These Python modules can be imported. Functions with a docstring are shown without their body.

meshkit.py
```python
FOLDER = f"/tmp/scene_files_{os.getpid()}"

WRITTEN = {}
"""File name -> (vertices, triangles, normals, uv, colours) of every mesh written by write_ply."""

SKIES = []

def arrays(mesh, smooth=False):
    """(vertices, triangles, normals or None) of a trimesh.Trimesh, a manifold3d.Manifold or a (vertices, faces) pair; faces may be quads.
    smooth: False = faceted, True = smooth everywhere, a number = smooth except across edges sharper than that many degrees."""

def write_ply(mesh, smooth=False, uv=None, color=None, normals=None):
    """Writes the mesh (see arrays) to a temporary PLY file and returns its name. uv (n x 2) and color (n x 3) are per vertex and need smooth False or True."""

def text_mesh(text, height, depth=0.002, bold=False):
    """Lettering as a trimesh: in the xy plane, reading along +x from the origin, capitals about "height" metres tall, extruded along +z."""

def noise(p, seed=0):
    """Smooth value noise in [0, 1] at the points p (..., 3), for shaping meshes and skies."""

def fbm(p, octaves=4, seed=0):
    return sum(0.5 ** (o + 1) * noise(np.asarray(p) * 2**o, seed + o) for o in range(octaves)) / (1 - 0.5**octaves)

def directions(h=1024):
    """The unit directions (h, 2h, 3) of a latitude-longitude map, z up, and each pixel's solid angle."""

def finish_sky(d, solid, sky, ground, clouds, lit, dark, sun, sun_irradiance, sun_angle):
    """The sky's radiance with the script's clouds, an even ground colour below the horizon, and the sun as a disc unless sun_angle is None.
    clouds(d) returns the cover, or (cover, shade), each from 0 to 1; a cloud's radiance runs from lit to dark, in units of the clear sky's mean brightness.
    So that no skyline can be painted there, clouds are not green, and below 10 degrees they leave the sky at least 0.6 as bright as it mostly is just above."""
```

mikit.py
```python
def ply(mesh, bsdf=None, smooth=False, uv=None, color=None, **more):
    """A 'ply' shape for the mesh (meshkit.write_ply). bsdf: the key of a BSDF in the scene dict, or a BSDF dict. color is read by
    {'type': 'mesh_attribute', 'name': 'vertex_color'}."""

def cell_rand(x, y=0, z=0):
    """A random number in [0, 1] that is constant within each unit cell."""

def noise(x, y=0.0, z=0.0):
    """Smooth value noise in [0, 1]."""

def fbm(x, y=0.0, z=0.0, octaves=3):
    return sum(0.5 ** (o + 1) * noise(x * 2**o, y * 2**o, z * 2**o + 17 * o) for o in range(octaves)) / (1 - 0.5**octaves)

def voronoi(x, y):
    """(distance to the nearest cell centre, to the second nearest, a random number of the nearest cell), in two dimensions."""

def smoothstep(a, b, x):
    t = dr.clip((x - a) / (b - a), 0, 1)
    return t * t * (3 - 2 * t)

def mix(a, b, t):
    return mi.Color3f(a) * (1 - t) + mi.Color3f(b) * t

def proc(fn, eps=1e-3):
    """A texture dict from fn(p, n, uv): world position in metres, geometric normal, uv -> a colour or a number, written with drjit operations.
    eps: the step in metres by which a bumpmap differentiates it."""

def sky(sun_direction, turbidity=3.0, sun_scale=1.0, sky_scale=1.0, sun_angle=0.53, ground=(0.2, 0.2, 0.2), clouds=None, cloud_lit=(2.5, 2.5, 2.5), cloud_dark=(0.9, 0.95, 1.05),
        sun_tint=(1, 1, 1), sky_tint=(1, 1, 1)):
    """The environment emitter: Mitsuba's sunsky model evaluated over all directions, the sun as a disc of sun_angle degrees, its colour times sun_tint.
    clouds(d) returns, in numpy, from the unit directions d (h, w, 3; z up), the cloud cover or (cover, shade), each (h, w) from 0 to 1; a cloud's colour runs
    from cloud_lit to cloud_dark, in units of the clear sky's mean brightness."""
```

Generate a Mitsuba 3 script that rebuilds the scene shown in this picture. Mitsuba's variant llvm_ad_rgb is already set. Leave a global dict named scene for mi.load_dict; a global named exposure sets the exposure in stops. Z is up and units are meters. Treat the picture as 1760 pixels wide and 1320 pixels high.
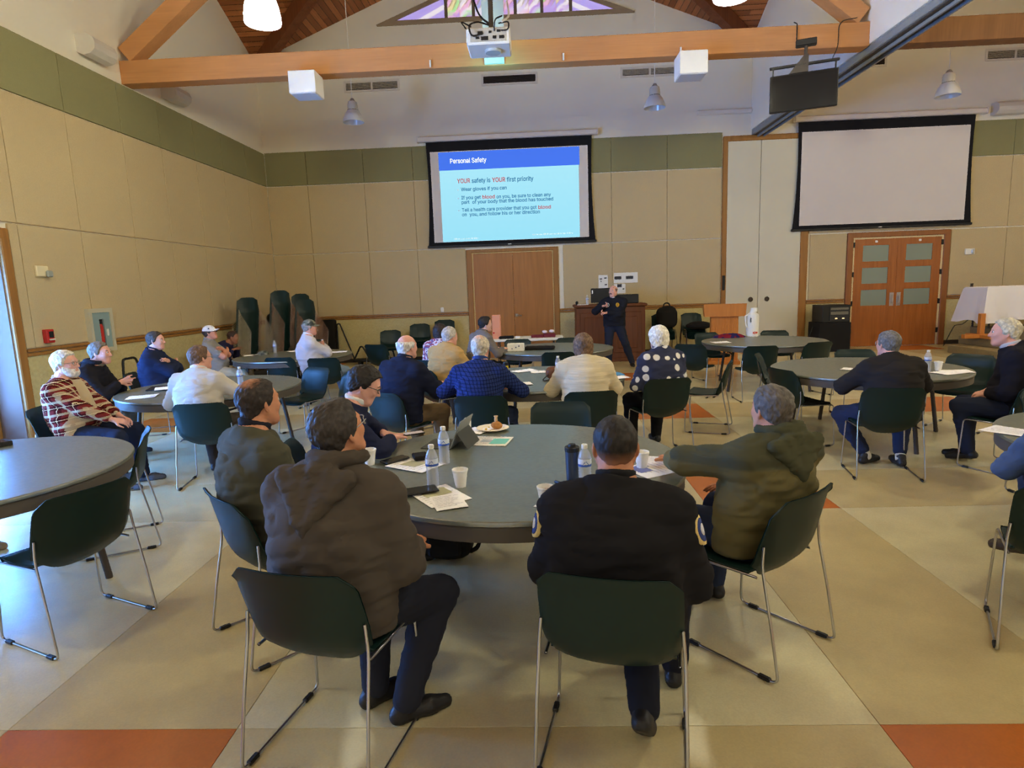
import math
import numpy as np, trimesh, mitsuba as mi, mikit, meshkit
import drjit as dr
from shapely.geometry import Polygon

scene, labels = {}, {}
T4 = mi.ScalarTransform4f
RNG = np.random.default_rng(7)

# ---------------------------------------------------------------- camera, lights, exposure
F_PX, YAW, PITCH, ROLL, EYE = 1062.11, -0.042, 0.155, -0.036, np.array([0, 0, 1.75])
cy, sy, cp, sp = math.cos(YAW), math.sin(YAW), math.cos(PITCH), math.sin(PITCH)
_f = np.array([sy * cp, cy * cp, -sp]); _r = np.array([cy, -sy, 0.0]); _u = np.cross(_r, _f)
_up = _u * math.cos(ROLL) - _r * math.sin(ROLL)
scene['camera'] = {'type': 'perspective', 'fov': 2 * math.degrees(math.atan(880 / F_PX)), 'fov_axis': 'x', 'near_clip': 0.05, 'far_clip': 100,
                   'to_world': T4().look_at(origin=EYE.tolist(), target=(EYE + _f).tolist(), up=_up.tolist())}
exposure = 0.0
LAMP = np.array([1.0, 0.95, 0.66]) * 92      # lit pendant globes
DAY = np.array([0.10, 0.34, 1.0]) * 60      # daylight in the window panes of the left wall
SLIDE_HEAD, SLIDE_BODY = (0.055, 0.17, 0.76), ((0.37, 0.78, 0.92), (0.30, 0.74, 0.91))

def em(c, w=1.0): return {'type': 'area', 'radiance': {'type': 'rgb', 'value': [float(v) for v in c]}, 'sampling_weight': w}

# ---------------------------------------------------------------- materials
def lin(c):
    c = np.asarray(c, float) / 255
    return [float(x) for x in np.where(c <= 0.04045, c / 12.92, ((c + 0.055) / 1.055) ** 2.4)]
def mat(c, rough=0.8, spec=0.3, metal=0.0, coat=0.0, key=None):
    key = key or 'mat_%02x%02x%02x_%d_%d_%d_%d' % (*[int(v) for v in c], rough * 100, spec * 100, metal * 100, coat * 100)
    if key not in scene:
        d = {'type': 'principled', 'base_color': {'type': 'rgb', 'value': lin(c)}, 'roughness': rough, 'specular': spec, 'metallic': metal}
        if coat: d.update(clearcoat=coat, clearcoat_gloss=0.9)
        scene[key] = {'type': 'twosided', 'bsdf': d}
    return key
def pmat(key, fn, rough=0.8, spec=0.3, bump=None, eta=None):
    d = {'type': 'principled', 'base_color': mikit.proc(fn), 'roughness': rough, **({'eta': eta} if eta else {'specular': spec})}
    if bump: d = {'type': 'bumpmap', 'arbitrary': mikit.proc(bump[0], bump[2]), 'scale': bump[1], 'bsdf': d}
    scene[key] = {'type': 'twosided', 'bsdf': d}
    return key
L = lambda *c: mi.Color3f(lin(c))
nz, fb, mix, sst = mikit.noise, mikit.fbm, mikit.mix, mikit.smoothstep
def wood_fn(a, b, axis=2, s=1.0):
    a, b = lin(a), lin(b)
    def fn(p, n, uv):
        q = [p.x, p.y, p.z]; l = q.pop(axis)
        g = fb(q[0] * 22 * s + 1.5 * nz(l * 1.2), q[1] * 22 * s, l * 1.1 * s, 3)
        g2 = nz(q[0] * 120 * s, q[1] * 120 * s, l * 3)
        return mix(a, b, dr.clip(0.75 * g + 0.3 * g2, 0, 1))
    return fn
pmat('panel_tan', lambda p, n, uv: L(193, 173, 134) * (0.95 + 0.1 * nz(p.x * 180 + p.y * 180, p.z * 180)), 0.95, 0.1)
pmat('panel_green', lambda p, n, uv: L(134, 130, 94) * (0.94 + 0.12 * nz(p.x * 180 + p.y * 180, p.z * 180)), 0.95, 0.1)
pmat('wainscot', lambda p, n, uv: mix(L(206, 192, 140), L(186, 168, 116), fb(p.x * 30 + p.y * 30, p.y * 3, p.z * 30, 3)), 0.8, 0.2)
mat((232, 226, 208), 0.9, 0.1, key='plaster')
mat((196, 170, 126), 0.95, 0.1, key='panel_gap')
def speck(c):
    c = lin(c)
    return lambda p, n, uv: mi.Color3f(c) * (0.90 + 0.2 * fb(p.x * 5, p.y * 5, 0, 3)) * (0.96 + 0.08 * nz(p.x * 160, p.y * 160))
pmat('floor_light', speck((196, 186, 148)), 0.28, 0.45)
pmat('floor_tan', speck((182, 166, 122)), 0.28, 0.45)
pmat('floor_red', speck((172, 98, 44)), 0.28, 0.45)
pmat('wood_door', wood_fn((178, 118, 58), (146, 92, 40)), 0.45, 0.4)
pmat('wood_trim', wood_fn((166, 116, 56), (136, 88, 36)), 0.5, 0.4)
pmat('wood_rail', wood_fn((166, 116, 56), (136, 88, 36), 0), 0.5, 0.4)
pmat('wood_beam', wood_fn((198, 142, 92), (176, 120, 72), 0, 0.5), 0.6, 0.3)
pmat('wood_dark', wood_fn((112, 64, 34), (84, 44, 22)), 0.5, 0.35)
pmat('wood_podium', wood_fn((204, 132, 62), (178, 106, 44)), 0.5, 0.35)
def boards(axis):
    def fn(p, n, uv):
        a, l = (p.x, p.y) if axis == 0 else (p.y, p.x)
        k = dr.floor(a / 0.13); e = a / 0.13 - k
        tone = mikit.cell_rand(k, dr.floor(l / 2.6 + 3 * mikit.cell_rand(k)), 1)
        c = mix(lin((178, 112, 66)), lin((126, 72, 38)), tone) * (0.85 + 0.3 * fb(a * 40, l * 2, 0, 2))
        return c * dr.select((e < 0.06) | (e > 0.94), 0.35, 1.0)
    return fn
pmat('ceiling_boards_x', boards(0), 0.6, 0.3)
pmat('ceiling_boards_y', boards(1), 0.6, 0.3)
pmat('table_top', lambda p, n, uv: L(80, 85, 71) * (0.9 + 0.2 * fb(p.x * 60, p.y * 60, 0, 2)), 0.34, eta=2.6)
mat((82, 76, 68), 0.6, 0.3, key='table_edge')
mat((11, 35, 32), 0.40, 0.32, key='chair_shell')
mat((22, 24, 26), 0.7, 0.2, key='chair_pad')
mat((190, 190, 192), 0.16, 0.5, 1.0, key='chrome')
mat((20, 20, 20), 0.5, 0.4, key='black_plastic')
mat((14, 14, 15), 0.12, 0.5, key='black_gloss')
mat((28, 26, 25), 0.85, 0.2, key='black_cloth')
mat((226, 224, 216), 0.5, 0.4, key='white_plastic')
mat((236, 234, 228), 0.85, 0.2, key='paper')
mat((60, 50, 40), 0.5, 0.4, key='steel_dark')
scene['pane'] = {'type': 'thindielectric', 'int_ior': 1.5}
scene['water'] = {'type': 'blendbsdf', 'weight': 0.30, 'a': {'type': 'thindielectric', 'int_ior': 1.5}, 'b': {'type': 'twosided', 'bsdf': {'type': 'principled', 'base_color': {'type': 'rgb', 'value': [.72, .75, .78]}, 'roughness': .18, 'specular': .8}}}

# ---------------------------------------------------------------- mesh helpers
def cat(*m): return trimesh.util.concatenate([x for x in m if x is not None])
def box(c, s, bev=0.0):
    c, h = np.asarray(c, float), np.asarray(s, float) / 2
    if bev <= 0:
        return trimesh.Trimesh(trimesh.creation.box(extents=2 * h).vertices + c, trimesh.creation.box(extents=2 * h).faces, process=False)
    b = min(bev, h.min() * 0.95); v = []
    for sx in (-1, 1):
        for sy in (-1, 1):
            for sz in (-1, 1):
                v += [(sx * h[0], sy * (h[1] - b), sz * (h[2] - b)), (sx * (h[0] - b), sy * h[1], sz * (h[2] - b)), (sx * (h[0] - b), sy * (h[1] - b), sz * h[2])]
    return trimesh.convex.convex_hull(np.array(v) + c)
def bb(x0, x1, y0, y1, z0, z1, bev=0.0): return box(((x0 + x1) / 2, (y0 + y1) / 2, (z0 + z1) / 2), (abs(x1 - x0), abs(y1 - y0), abs(z1 - z0)), bev)
def tube(path, r, n=8, closed=False):
    P = np.asarray(path, float); m = len(P); r = np.broadcast_to(np.asarray(r, float), (m,))
    D = np.gradient(P, axis=0) if not closed else np.roll(P, -1, 0) - np.roll(P, 1, 0)
    D /= np.linalg.norm(D, axis=1, keepdims=True) + 1e-12
    a = np.array([0, 0, 1.0]) if abs(D[0, 2]) < 0.9 else np.array([1.0, 0, 0])
    V = []; t = np.arange(n) * 2 * np.pi / n
    for i in range(m):
        a = a - D[i] * (a @ D[i]); a /= np.linalg.norm(a); b = np.cross(D[i], a)
        V.append(P[i] + r[i] * (np.cos(t)[:, None] * a + np.sin(t)[:, None] * b))
    V = np.concatenate(V); Fc = []
    for i in range(m if closed else m - 1):
        for j in range(n):
            p, q = i * n + j, i * n + (j + 1) % n; p2, q2 = ((i + 1) % m) * n + j, ((i + 1) % m) * n + (j + 1) % n
            Fc += [(p, q, q2), (p, q2, p2)]
    if not closed:
        V = np.vstack([V, P[0], P[-1]]); k = m * n
        for j in range(n):
            Fc += [(k, (j + 1) % n, j), (k + 1, (m - 1) * n + j, (m - 1) * n + (j + 1) % n)]
    return trimesh.Trimesh(V, Fc, process=False)
def bend(path, rad=0.03, n=4):
    P = [np.asarray(p, float) for p in path]; out = [P[0]]
    for a, b, c in zip(P, P[1:], P[2:]):
        u, v = a - b, c - b; lu, lv = np.linalg.norm(u), np.linalg.norm(v); k = min(rad, lu * 0.45, lv * 0.45)
        p, q = b + u / lu * k, b + v / lv * k
        out += [(1 - t) ** 2 * p + 2 * t * (1 - t) * b + t * t * q for t in np.linspace(0, 1, n + 1)]
    return np.array(out + [P[-1]])
def lathe(prof, n=24, c=(0, 0, 0)):
    P = np.asarray(prof, float); m = len(P); t = np.arange(n) * 2 * np.pi / n
    V = np.stack([P[:, 0][:, None] * np.cos(t), P[:, 0][:, None] * np.sin(t), np.repeat(P[:, 1][:, None], n, 1)], -1).reshape(-1, 3) + np.asarray(c)
    Fc = []
    for i in range(m - 1):
        for j in range(n):
            p, q = i * n + j, i * n + (j + 1) % n
            Fc += [(p, q, q + n), (p, q + n, p + n)]
    return trimesh.Trimesh(V, Fc, process=False)
def prism(pts, depth, plane='xy', at=0.0):
    """polygon extruded: plane 'xy' up from z=at, 'xz' towards -y from y=at, 'yz' towards +x from x=at"""
    m = trimesh.creation.extrude_polygon(Polygon(pts) if not isinstance(pts, Polygon) else pts, depth, engine='earcut'); v = m.vertices.copy()
    if plane == 'xz': v = np.stack([v[:, 0], at - v[:, 2], v[:, 1]], -1)
    elif plane == 'yz': v = np.stack([at + v[:, 2], v[:, 0], v[:, 1]], -1)
    else: v[:, 2] += at
    return trimesh.Trimesh(v, m.faces, process=False)
def rz(mesh, yaw=0.0, at=(0, 0, 0)):
    """local (x right, y ahead) turned to face yaw degrees clockwise from +y, then moved"""
    a = math.radians(yaw); c, s = math.cos(a), math.sin(a); v = np.asarray(mesh.vertices)
    return trimesh.Trimesh(np.stack([v[:, 0] * c + v[:, 1] * s, -v[:, 0] * s + v[:, 1] * c, v[:, 2]], -1) + np.asarray(at, float), mesh.faces, process=False)
def world(yaw, at): return T4().translate(list(map(float, at))).rotate([0, 0, 1], -yaw)
def numbered(k):
    if k not in USED: USED.add(k); return k
    i = 1
    while f'{k}_{i:03d}' in USED: i += 1
    USED.add(f'{k}_{i:03d}'); return f'{k}_{i:03d}'
USED = set()
def thing(name, label, category, group=None):
    k = numbered(name); labels[k] = {'label': label, 'category': category}
    if group: labels[k]['group'] = group
    return k
def struct(name, label=None):
    k = numbered(name); labels[k] = {'kind': 'structure'}
    if label: labels[k]['label'] = label
    return k
def put(key, mesh, bsdf, smooth=30, label=None, **more):
    scene[key] = mikit.ply(mesh, bsdf, smooth, **more)
    if label: labels[key] = {'label': label}
    return key
def part(parent, name, mesh, bsdf, smooth=30, label=None, **more):
    return put(numbered(parent + '__' + name), mesh, bsdf, smooth, label, **more)
def one(name, label, category, mesh, bsdf, smooth=30, group=None): return put(thing(name, label, category, group), mesh, bsdf, smooth)

# ---------------------------------------------------------------- room shell
XL, XR, XM, YB, YF = -6.523, 12.7, 5.44, 15.53, -5.2
EAVE, RISE = 7.25, 0.39
# floor: a slab and its linoleum fields, laid as a grid of bands and squares
fl = struct('floor', 'polished linoleum floor of beige fields, tan bands and red squares')
put(fl, bb(XL - .3, XR + .3, YF - .3, YB + .3, -0.2, -0.012), mat((170, 150, 112)), False)
gx = sorted([x for k in range(-2, 4) for x in (-2.25 + 3.555 * k, -1.275 + 3.555 * k) if XL < x < XR] + [XL, XR])
gy = sorted([y for k in range(-3, 5) for y in (1.285 + 3.31 * k, 2.245 + 3.31 * k) if YF < y < YB] + [YF, YB])
for x0, x1 in zip(gx, gx[1:]):
    for y0, y1 in zip(gy, gy[1:]):
        bx = ((x0 + x1) / 2 + 2.25) % 3.555 < 0.975; by = ((y0 + y1) / 2 - 1.285) % 3.31 < 0.96
        part(fl, 'red_square' if bx and by else 'tan_band' if bx or by else 'beige_field', bb(x0 + .001, x1 - .001, y0 + .001, y1 - .001, -0.012, 0, 0.001),
             'floor_red' if bx and by else 'floor_tan' if bx or by else 'floor_light', False)

# back wall with its gable, opening for nothing: doors are set on it
wb = struct('wall_back', 'tall back wall, white plaster above fabric panels')
XC = (XL + XM) / 2
put(wb, prism([(XL - .2, 0), (XR + .2, 0), (XR + .2, 11.5), (XL - .2, 11.5)], 0.2, 'xz', YB + 0.2), 'plaster', False)
def panel(parent, c0, c1, z0, z1, wall, m, g=0.0045):
    if wall == 'back': msh = bb(c0 + g, c1 - g, YB - .032, YB, z0 + g, z1 - g, .004)
    else: msh = bb(XL, XL + .032, c0 + g, c1 - g, z0 + g, z1 - g, .004)
    part(parent, 'fabric_panel_green' if m == 'panel_green' else 'fabric_panel', msh, m, False)
XB = [XL + .035, -5.48, -4.08, -2.87, -1.67, -.48, .71, 1.91, 3.24, 4.53]
for a, b in zip(XB, XB[1:]):
    panel(wb, a, b, 4.395, 5.19, 'back', 'panel_green'); panel(wb, a, b, 2.75, 4.385, 'back', 'panel_tan')
    if b <= -1.6: panel(wb, a, min(b, -1.68), 1.19, 2.74, 'back', 'panel_tan')
    elif a > .5: panel(wb, max(a, .61), b, 1.19, 2.74, 'back', 'panel_tan')
XB2 = [6.62, 7.65, 8.85, 10.05, 11.25, 12.6]
for a, b in zip(XB2, XB2[1:]):
    panel(wb, a, b, 4.395, 5.19, 'back', 'panel_green'); panel(wb, a, b, 2.77, 4.385, 'back', 'panel_tan')
for a, b in [(6.66, 7.53), (9.97, 11.25), (11.25, 12.6)]: panel(wb, a, b, 1.19, 2.75, 'back', 'panel_tan')
for a, b in [(XL + .03, -1.67), (.6, 4.53), (6.62, 7.53), (9.97, XR)]:
    part(wb, 'wainscot', bb(a, b, YB - .012, YB, .1, 1.1), 'wainscot', False)
    t = struct('trim_1', 'narrow wooden chair rail along the back wall')
    put(t, cat(bb(a, b, YB - .035, YB, 1.09, 1.135, .008), bb(a, b, YB - .05, YB, 1.145, 1.185, .01)), 'wood_rail', False)
    t = struct('baseboard_back'); put(t, bb(a, b, YB - .02, YB, 0, .1, .004), mat((52, 44, 36), .6), False)
# left wall
wl = struct('wall_left', 'long left wall, white plaster above fabric panels')
DOORY = (5.75, 7.47)
for a, b, z0, z1 in [(YF, -.3, 0, 9.6), (-.3, 5.0, 2.9, 9.6), (5.0, DOORY[0], 0, 9.6), (DOORY[0], DOORY[1], 2.55, 9.6), (DOORY[1], YB + .2, 0, 9.6), (-.3, 5.0, 0, .05)]:
    part(wl, 'wall_section', bb(XL - .35, XL, a, b, z0, z1), 'plaster', False)
YLs = [-4.2, -2.9, -1.7, -.5, .7, 1.9, 3.1, 4.3, 5.45, 6.6, 7.77, 8.88, 10.1, 11.15, 12.28, 13.35, 14.45, 15.49]
for a, b in zip(YLs, YLs[1:]):
    panel(wl, a, b, 4.395, 5.17, 'left', 'panel_green')
    if a > 5.4: panel(wl, a, b, 2.77, 4.385, 'left', 'panel_tan')
    if a > 7.7: panel(wl, a, b, 1.19, 2.76, 'left', 'panel_tan')
panel(wl, 7.62, 7.77, 1.19, 2.76, 'left', 'panel_tan')
for a, b in [(7.62, YB)]:
    part(wl, 'wainscot', bb(XL, XL + .012, a, b, .1, 1.1), 'wainscot', False)
    put(struct('trim_1', 'narrow wooden chair rail along the left wall'), cat(bb(XL, XL + .035, a, b, 1.09, 1.135, .008), bb(XL, XL + .05, a, b, 1.145, 1.185, .01)), pmat('wood_rail_y', wood_fn((166, 116, 56), (136, 88, 36), 1), .5, .4), False)
    put(struct('baseboard_left'), bb(XL, XL + .02, a, b, 0, .1, .004), mat((52, 44, 36), .6), False)
# left door: deep reveal, timber casing, leaf with a daylit pane
d1 = struct('door_1', 'recessed timber door in the left wall with pale daylit reveal')
part(d1, 'casing', cat(bb(XL, XL + .05, 7.47, 7.605, 0, 2.68, .012), bb(XL, XL + .05, 5.6, 7.605, 2.55, 2.69, .012), bb(XL, XL + .05, 5.6, 5.75, 0, 2.68, .012)), 'wood_trim', False)
part(d1, 'reveal', cat(bb(XL - .4, XL, 7.455, 7.47, 0, 2.55), bb(XL - .4, XL, 5.75, 5.765, 0, 2.55), bb(XL - .4, XL, 5.75, 7.47, 2.535, 2.55)), mat((118, 96, 84), .6), False)
part(d1, 'leaf', cat(bb(XL - .36, XL - .31, 7.3, 7.45, 0, 2.53, .005), bb(XL - .36, XL - .31, 5.77, 6.0, 0, 2.53, .005), bb(XL - .36, XL - .31, 6, 7.3, 0, .4, .005), bb(XL - .36, XL - .31, 6, 7.3, 2.3, 2.53, .005)), 'wood_trim', False)
part(d1, 'pane', bb(XL - .345, XL - .335, 6, 7.3, .4, 2.3), 'white_plastic', False, emitter=em(DAY * .6, 1.0))
# three daylit windows further along the left wall
for i, (a, b) in enumerate([(-.25, 1.4), (1.5, 3.2), (3.3, 4.95)]):
    w = struct('window_%d' % (i + 1), 'tall timber framed window full of blue daylight')
    part(w, 'frame', cat(*[bb(XL - .12, XL + .03, *yy, *zz, .01) for yy, zz in [((a, a + .07), (.05, 2.9)), ((b - .07, b), (.05, 2.9)), ((a, b), (.05, .14)), ((a, b), (2.82, 2.9)), ((a, b), (2.1, 2.16))]]), 'wood_trim', False)
    part(w, 'pane', bb(XL - .08, XL - .07, a + .05, b - .05, .12, 2.85), 'white_plastic', False, emitter=em(DAY * (.03, .10, 1.25)[i], (.3, .6, 1.4)[i]))
# walls behind the camera and at the far right
put(struct('wall_front'), bb(XL - .3, XR + .3, YF - .2, YF, 0, 10.5), 'plaster', False)
put(struct('wall_right'), bb(XR, XR + .2, YF, YB, 0, 10.5), 'plaster', False)
# header over the folding partition between the two halls
hd = struct('wall_partition', 'white header wall over the partition track')
put(hd, bb(5.20, 5.62, YF, YB, 5.22, 9.6), 'plaster', False)
part(hd, 'track_soffit', cat(bb(5.22, 5.60, YF, YB, 5.10, 5.215, .01), bb(5.33, 5.36, YF, YB, 5.04, 5.11), bb(5.47, 5.50, YF, YB, 5.04, 5.11)), mat((120, 126, 130), .45, .5), False, 'grey partition track')
part(hd, 'track_slot', cat(bb(5.37, 5.455, YF, YB - .01, 5.085, 5.098), bb(5.27, 5.325, YF, YB - .01, 5.085, 5.098)), 'steel_dark', False)
# pocket doors of the partition, flush in the back wall, in a timber frame
pk = struct('door_4', 'pair of tall plain off-white pocket door panels')
for a, b in [(4.66, 5.435), (5.445, 6.42)]: part(pk, 'leaf', bb(a, b, YB - .05, YB, .02, 4.97, .006), mat((206, 200, 180), .6, .3), False)
for x in (5.267, 5.661):
    m = lathe([(0, .004), (.03, .004), (.035, .014), (.056, .014), (.06, .004), (.06, 0)], 20); v = m.vertices
    m.vertices = np.stack([v[:, 0] + x, YB - .05 - v[:, 2], v[:, 1] + 1.25], -1)
    part(pk, 'pull', m, 'steel_dark', 30)
part(pk, 'casing', cat(bb(4.55, 4.66, YB - .07, YB, 0, 5.07, .012), bb(6.42, 6.60, YB - .07, YB, 0, 5.07, .012), bb(4.55, 6.6, YB - .07, YB, 4.97, 5.09, .012)), 'wood_trim', False)
part(pk, 'latch', bb(4.57, 4.63, YB - .10, YB - .07, 1.5, 1.85, .008), 'black_plastic', False)

# wood ceilings: cross gables, valleys in the corners
def hall_roof(name, x0, x1, ys, label):
    c = struct(name, label); xc = (x0 + x1) / 2; ax = {'x': [], 'y': []}
    for y0, y1 in zip(ys, ys[1:]):
        yc = (y0 + y1) / 2; pk_ = EAVE + RISE * (x1 - x0) / 2
        C = (xc, yc, pk_)
        cn = [(x0, y0, EAVE), (x1, y0, EAVE), (x1, y1, EAVE), (x0, y1, EAVE)]; mid = [(xc, y0, pk_), (x1, yc, pk_), (xc, y1, pk_), (x0, yc, pk_)]
        for a, b, c_, k in [(cn[0], mid[0], C, 'x'), (mid[0], cn[1], C, 'x'), (cn[1], mid[1], C, 'y'), (mid[1], cn[2], C, 'y'), (cn[2], mid[2], C, 'x'), (mid[2], cn[3], C, 'x'), (cn[3], mid[3], C, 'y'), (mid[3], cn[0], C, 'y')]:
            ax[k].append((a, b, c_))
        for q, (a, d) in enumerate(zip(cn, [(1, 1), (-1, 1), (-1, -1), (1, -1)])):
            e = np.array(C) - np.array(a); e /= np.linalg.norm(e); a = np.array(a)
            if 0 < y1:
                path = [a + e * .05, np.array(C)]
                r = part(c, 'valley_rafter', sweep_box(path, .2, .34), pmat_once('wood_rafter', (128, 74, 40), (98, 52, 26)), False)
        part(c, 'ridge_beam', bb(xc - .1, xc + .1, y0, y1, pk_ - .34, pk_ - .02), pmat_once('wood_rafter', (128, 74, 40), (98, 52, 26)), False)
    for k in 'xy':
        v = np.array(ax[k]).reshape(-1, 3); f = np.arange(len(v)).reshape(-1, 3)
        v2 = v + [0, 0, .15]
        part(c, 'board_lining', trimesh.Trimesh(np.vstack([v, v2]), np.vstack([f, f[:, ::-1] + len(v)]), process=False), 'ceiling_boards_' + k, False)
    return c
def sweep_box(path, w, h):
    a, b = path; d = (b - a) / np.linalg.norm(b - a); s = np.cross(d, [0, 0, 1]); s /= np.linalg.norm(s); u = np.cross(s, d)
    v = [p + s * sx * w / 2 + u * (uz * h - h) for p in (a, b) for sx, uz in ((-1, 0), (1, 0), (1, 1), (-1, 1))]
    return trimesh.convex.convex_hull(np.array(v))
_once = {}
def pmat_once(key, a, b):
    if key not in _once: _once[key] = pmat(key, wood_fn(a, b, 2, .5), .6, .3)
    return key
hall_roof('ceiling', XL, 5.2, [YF, 5.15, YB], 'vaulted timber board ceiling of the main hall')
hall_roof('ceiling', 5.62, XR, [YF, 5.15, YB], 'vaulted timber board ceiling of the right hall')

# ---------------------------------------------------------------- trusses
def truss(y, x0, x1, z, label):
    t = thing('roof_truss', label, 'truss')
    wm = 'wood_beam' if x0 < 0 else pmat_once('wood_dark_beam', (124, 84, 48), (100, 64, 34))
    part(t, 'tie_beam', bb(x0, x1, y, y + .27, z, z + .35, .006), wm, False)
    xc = (x0 + x1) / 2; h = (x1 - x0) / 2 * .74
    for s in (-1, 1):
        xa = x0 if s < 0 else x1
        a, b = np.array([xa - s * .18, y + .13, z + .33]), np.array([xc, y + .13, z + .33 + h])
        d = (b - a) / np.linalg.norm(b - a); u = np.array([-d[2], 0, d[0]]) * (1 if d[0] > 0 else -1)
        pts = [p + u * k + np.array([0, q, 0]) for p in (a, b) for k in (0, .27) for q in (-.13, .13)]
        part(t, 'strut', trimesh.convex.convex_hull(np.array(pts)), wm, False)
    return t
tr = truss(10.3, XL, 5.2, 5.19, 'long tan timber roof truss crossing above the hall, projector hung at its middle')
for x in (-1.53, .55, 2.35, 4.1):
    one('beam_hook', {-1.53: 'short white peg on the long beam, left of the projector', .55: 'short white peg on the long beam, just right of the projector', 2.35: 'short white peg on the long beam beside the right white speaker box', 4.1: 'short white peg on the long beam above the hanging screen'}[x], 'hook', tube([(x, 10.27, 5.20), (x, 10.27, 5.30)], .014, 8), 'white_plastic', 30, 'white pegs on the beam')
truss(10.3, 5.62, XR, 5.2, 'dark timber truss beam crossing the right hand hall')
kp = thing('king_post', 'white boxed post running up behind the projector', 'post')
put(kp, prism([(-.68, 5.20), (-.37, 5.20), (-.30, 9.3), (-.75, 9.3)], .05, 'xz', 10.295), mat((176, 188, 182), .6), False)

# white speaker boxes under the beam
for x0, lab in [(-3.71, 'left white speaker box hung under the long beam'), (2.28, 'right white speaker box hung under the long beam')]:
    k = thing('beam_speaker', lab, 'speaker', 'white speaker boxes under the beam'); part(k, 'box', bb(x0, x0 + .42, 10.02, 10.42, 4.84, 5.17, .008), 'white_plastic', False)
    part(k, 'grille', bb(x0 + .02, x0 + .40, 10.04, 10.40, 4.832, 4.842), mat((196, 196, 192), .8), False)

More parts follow.
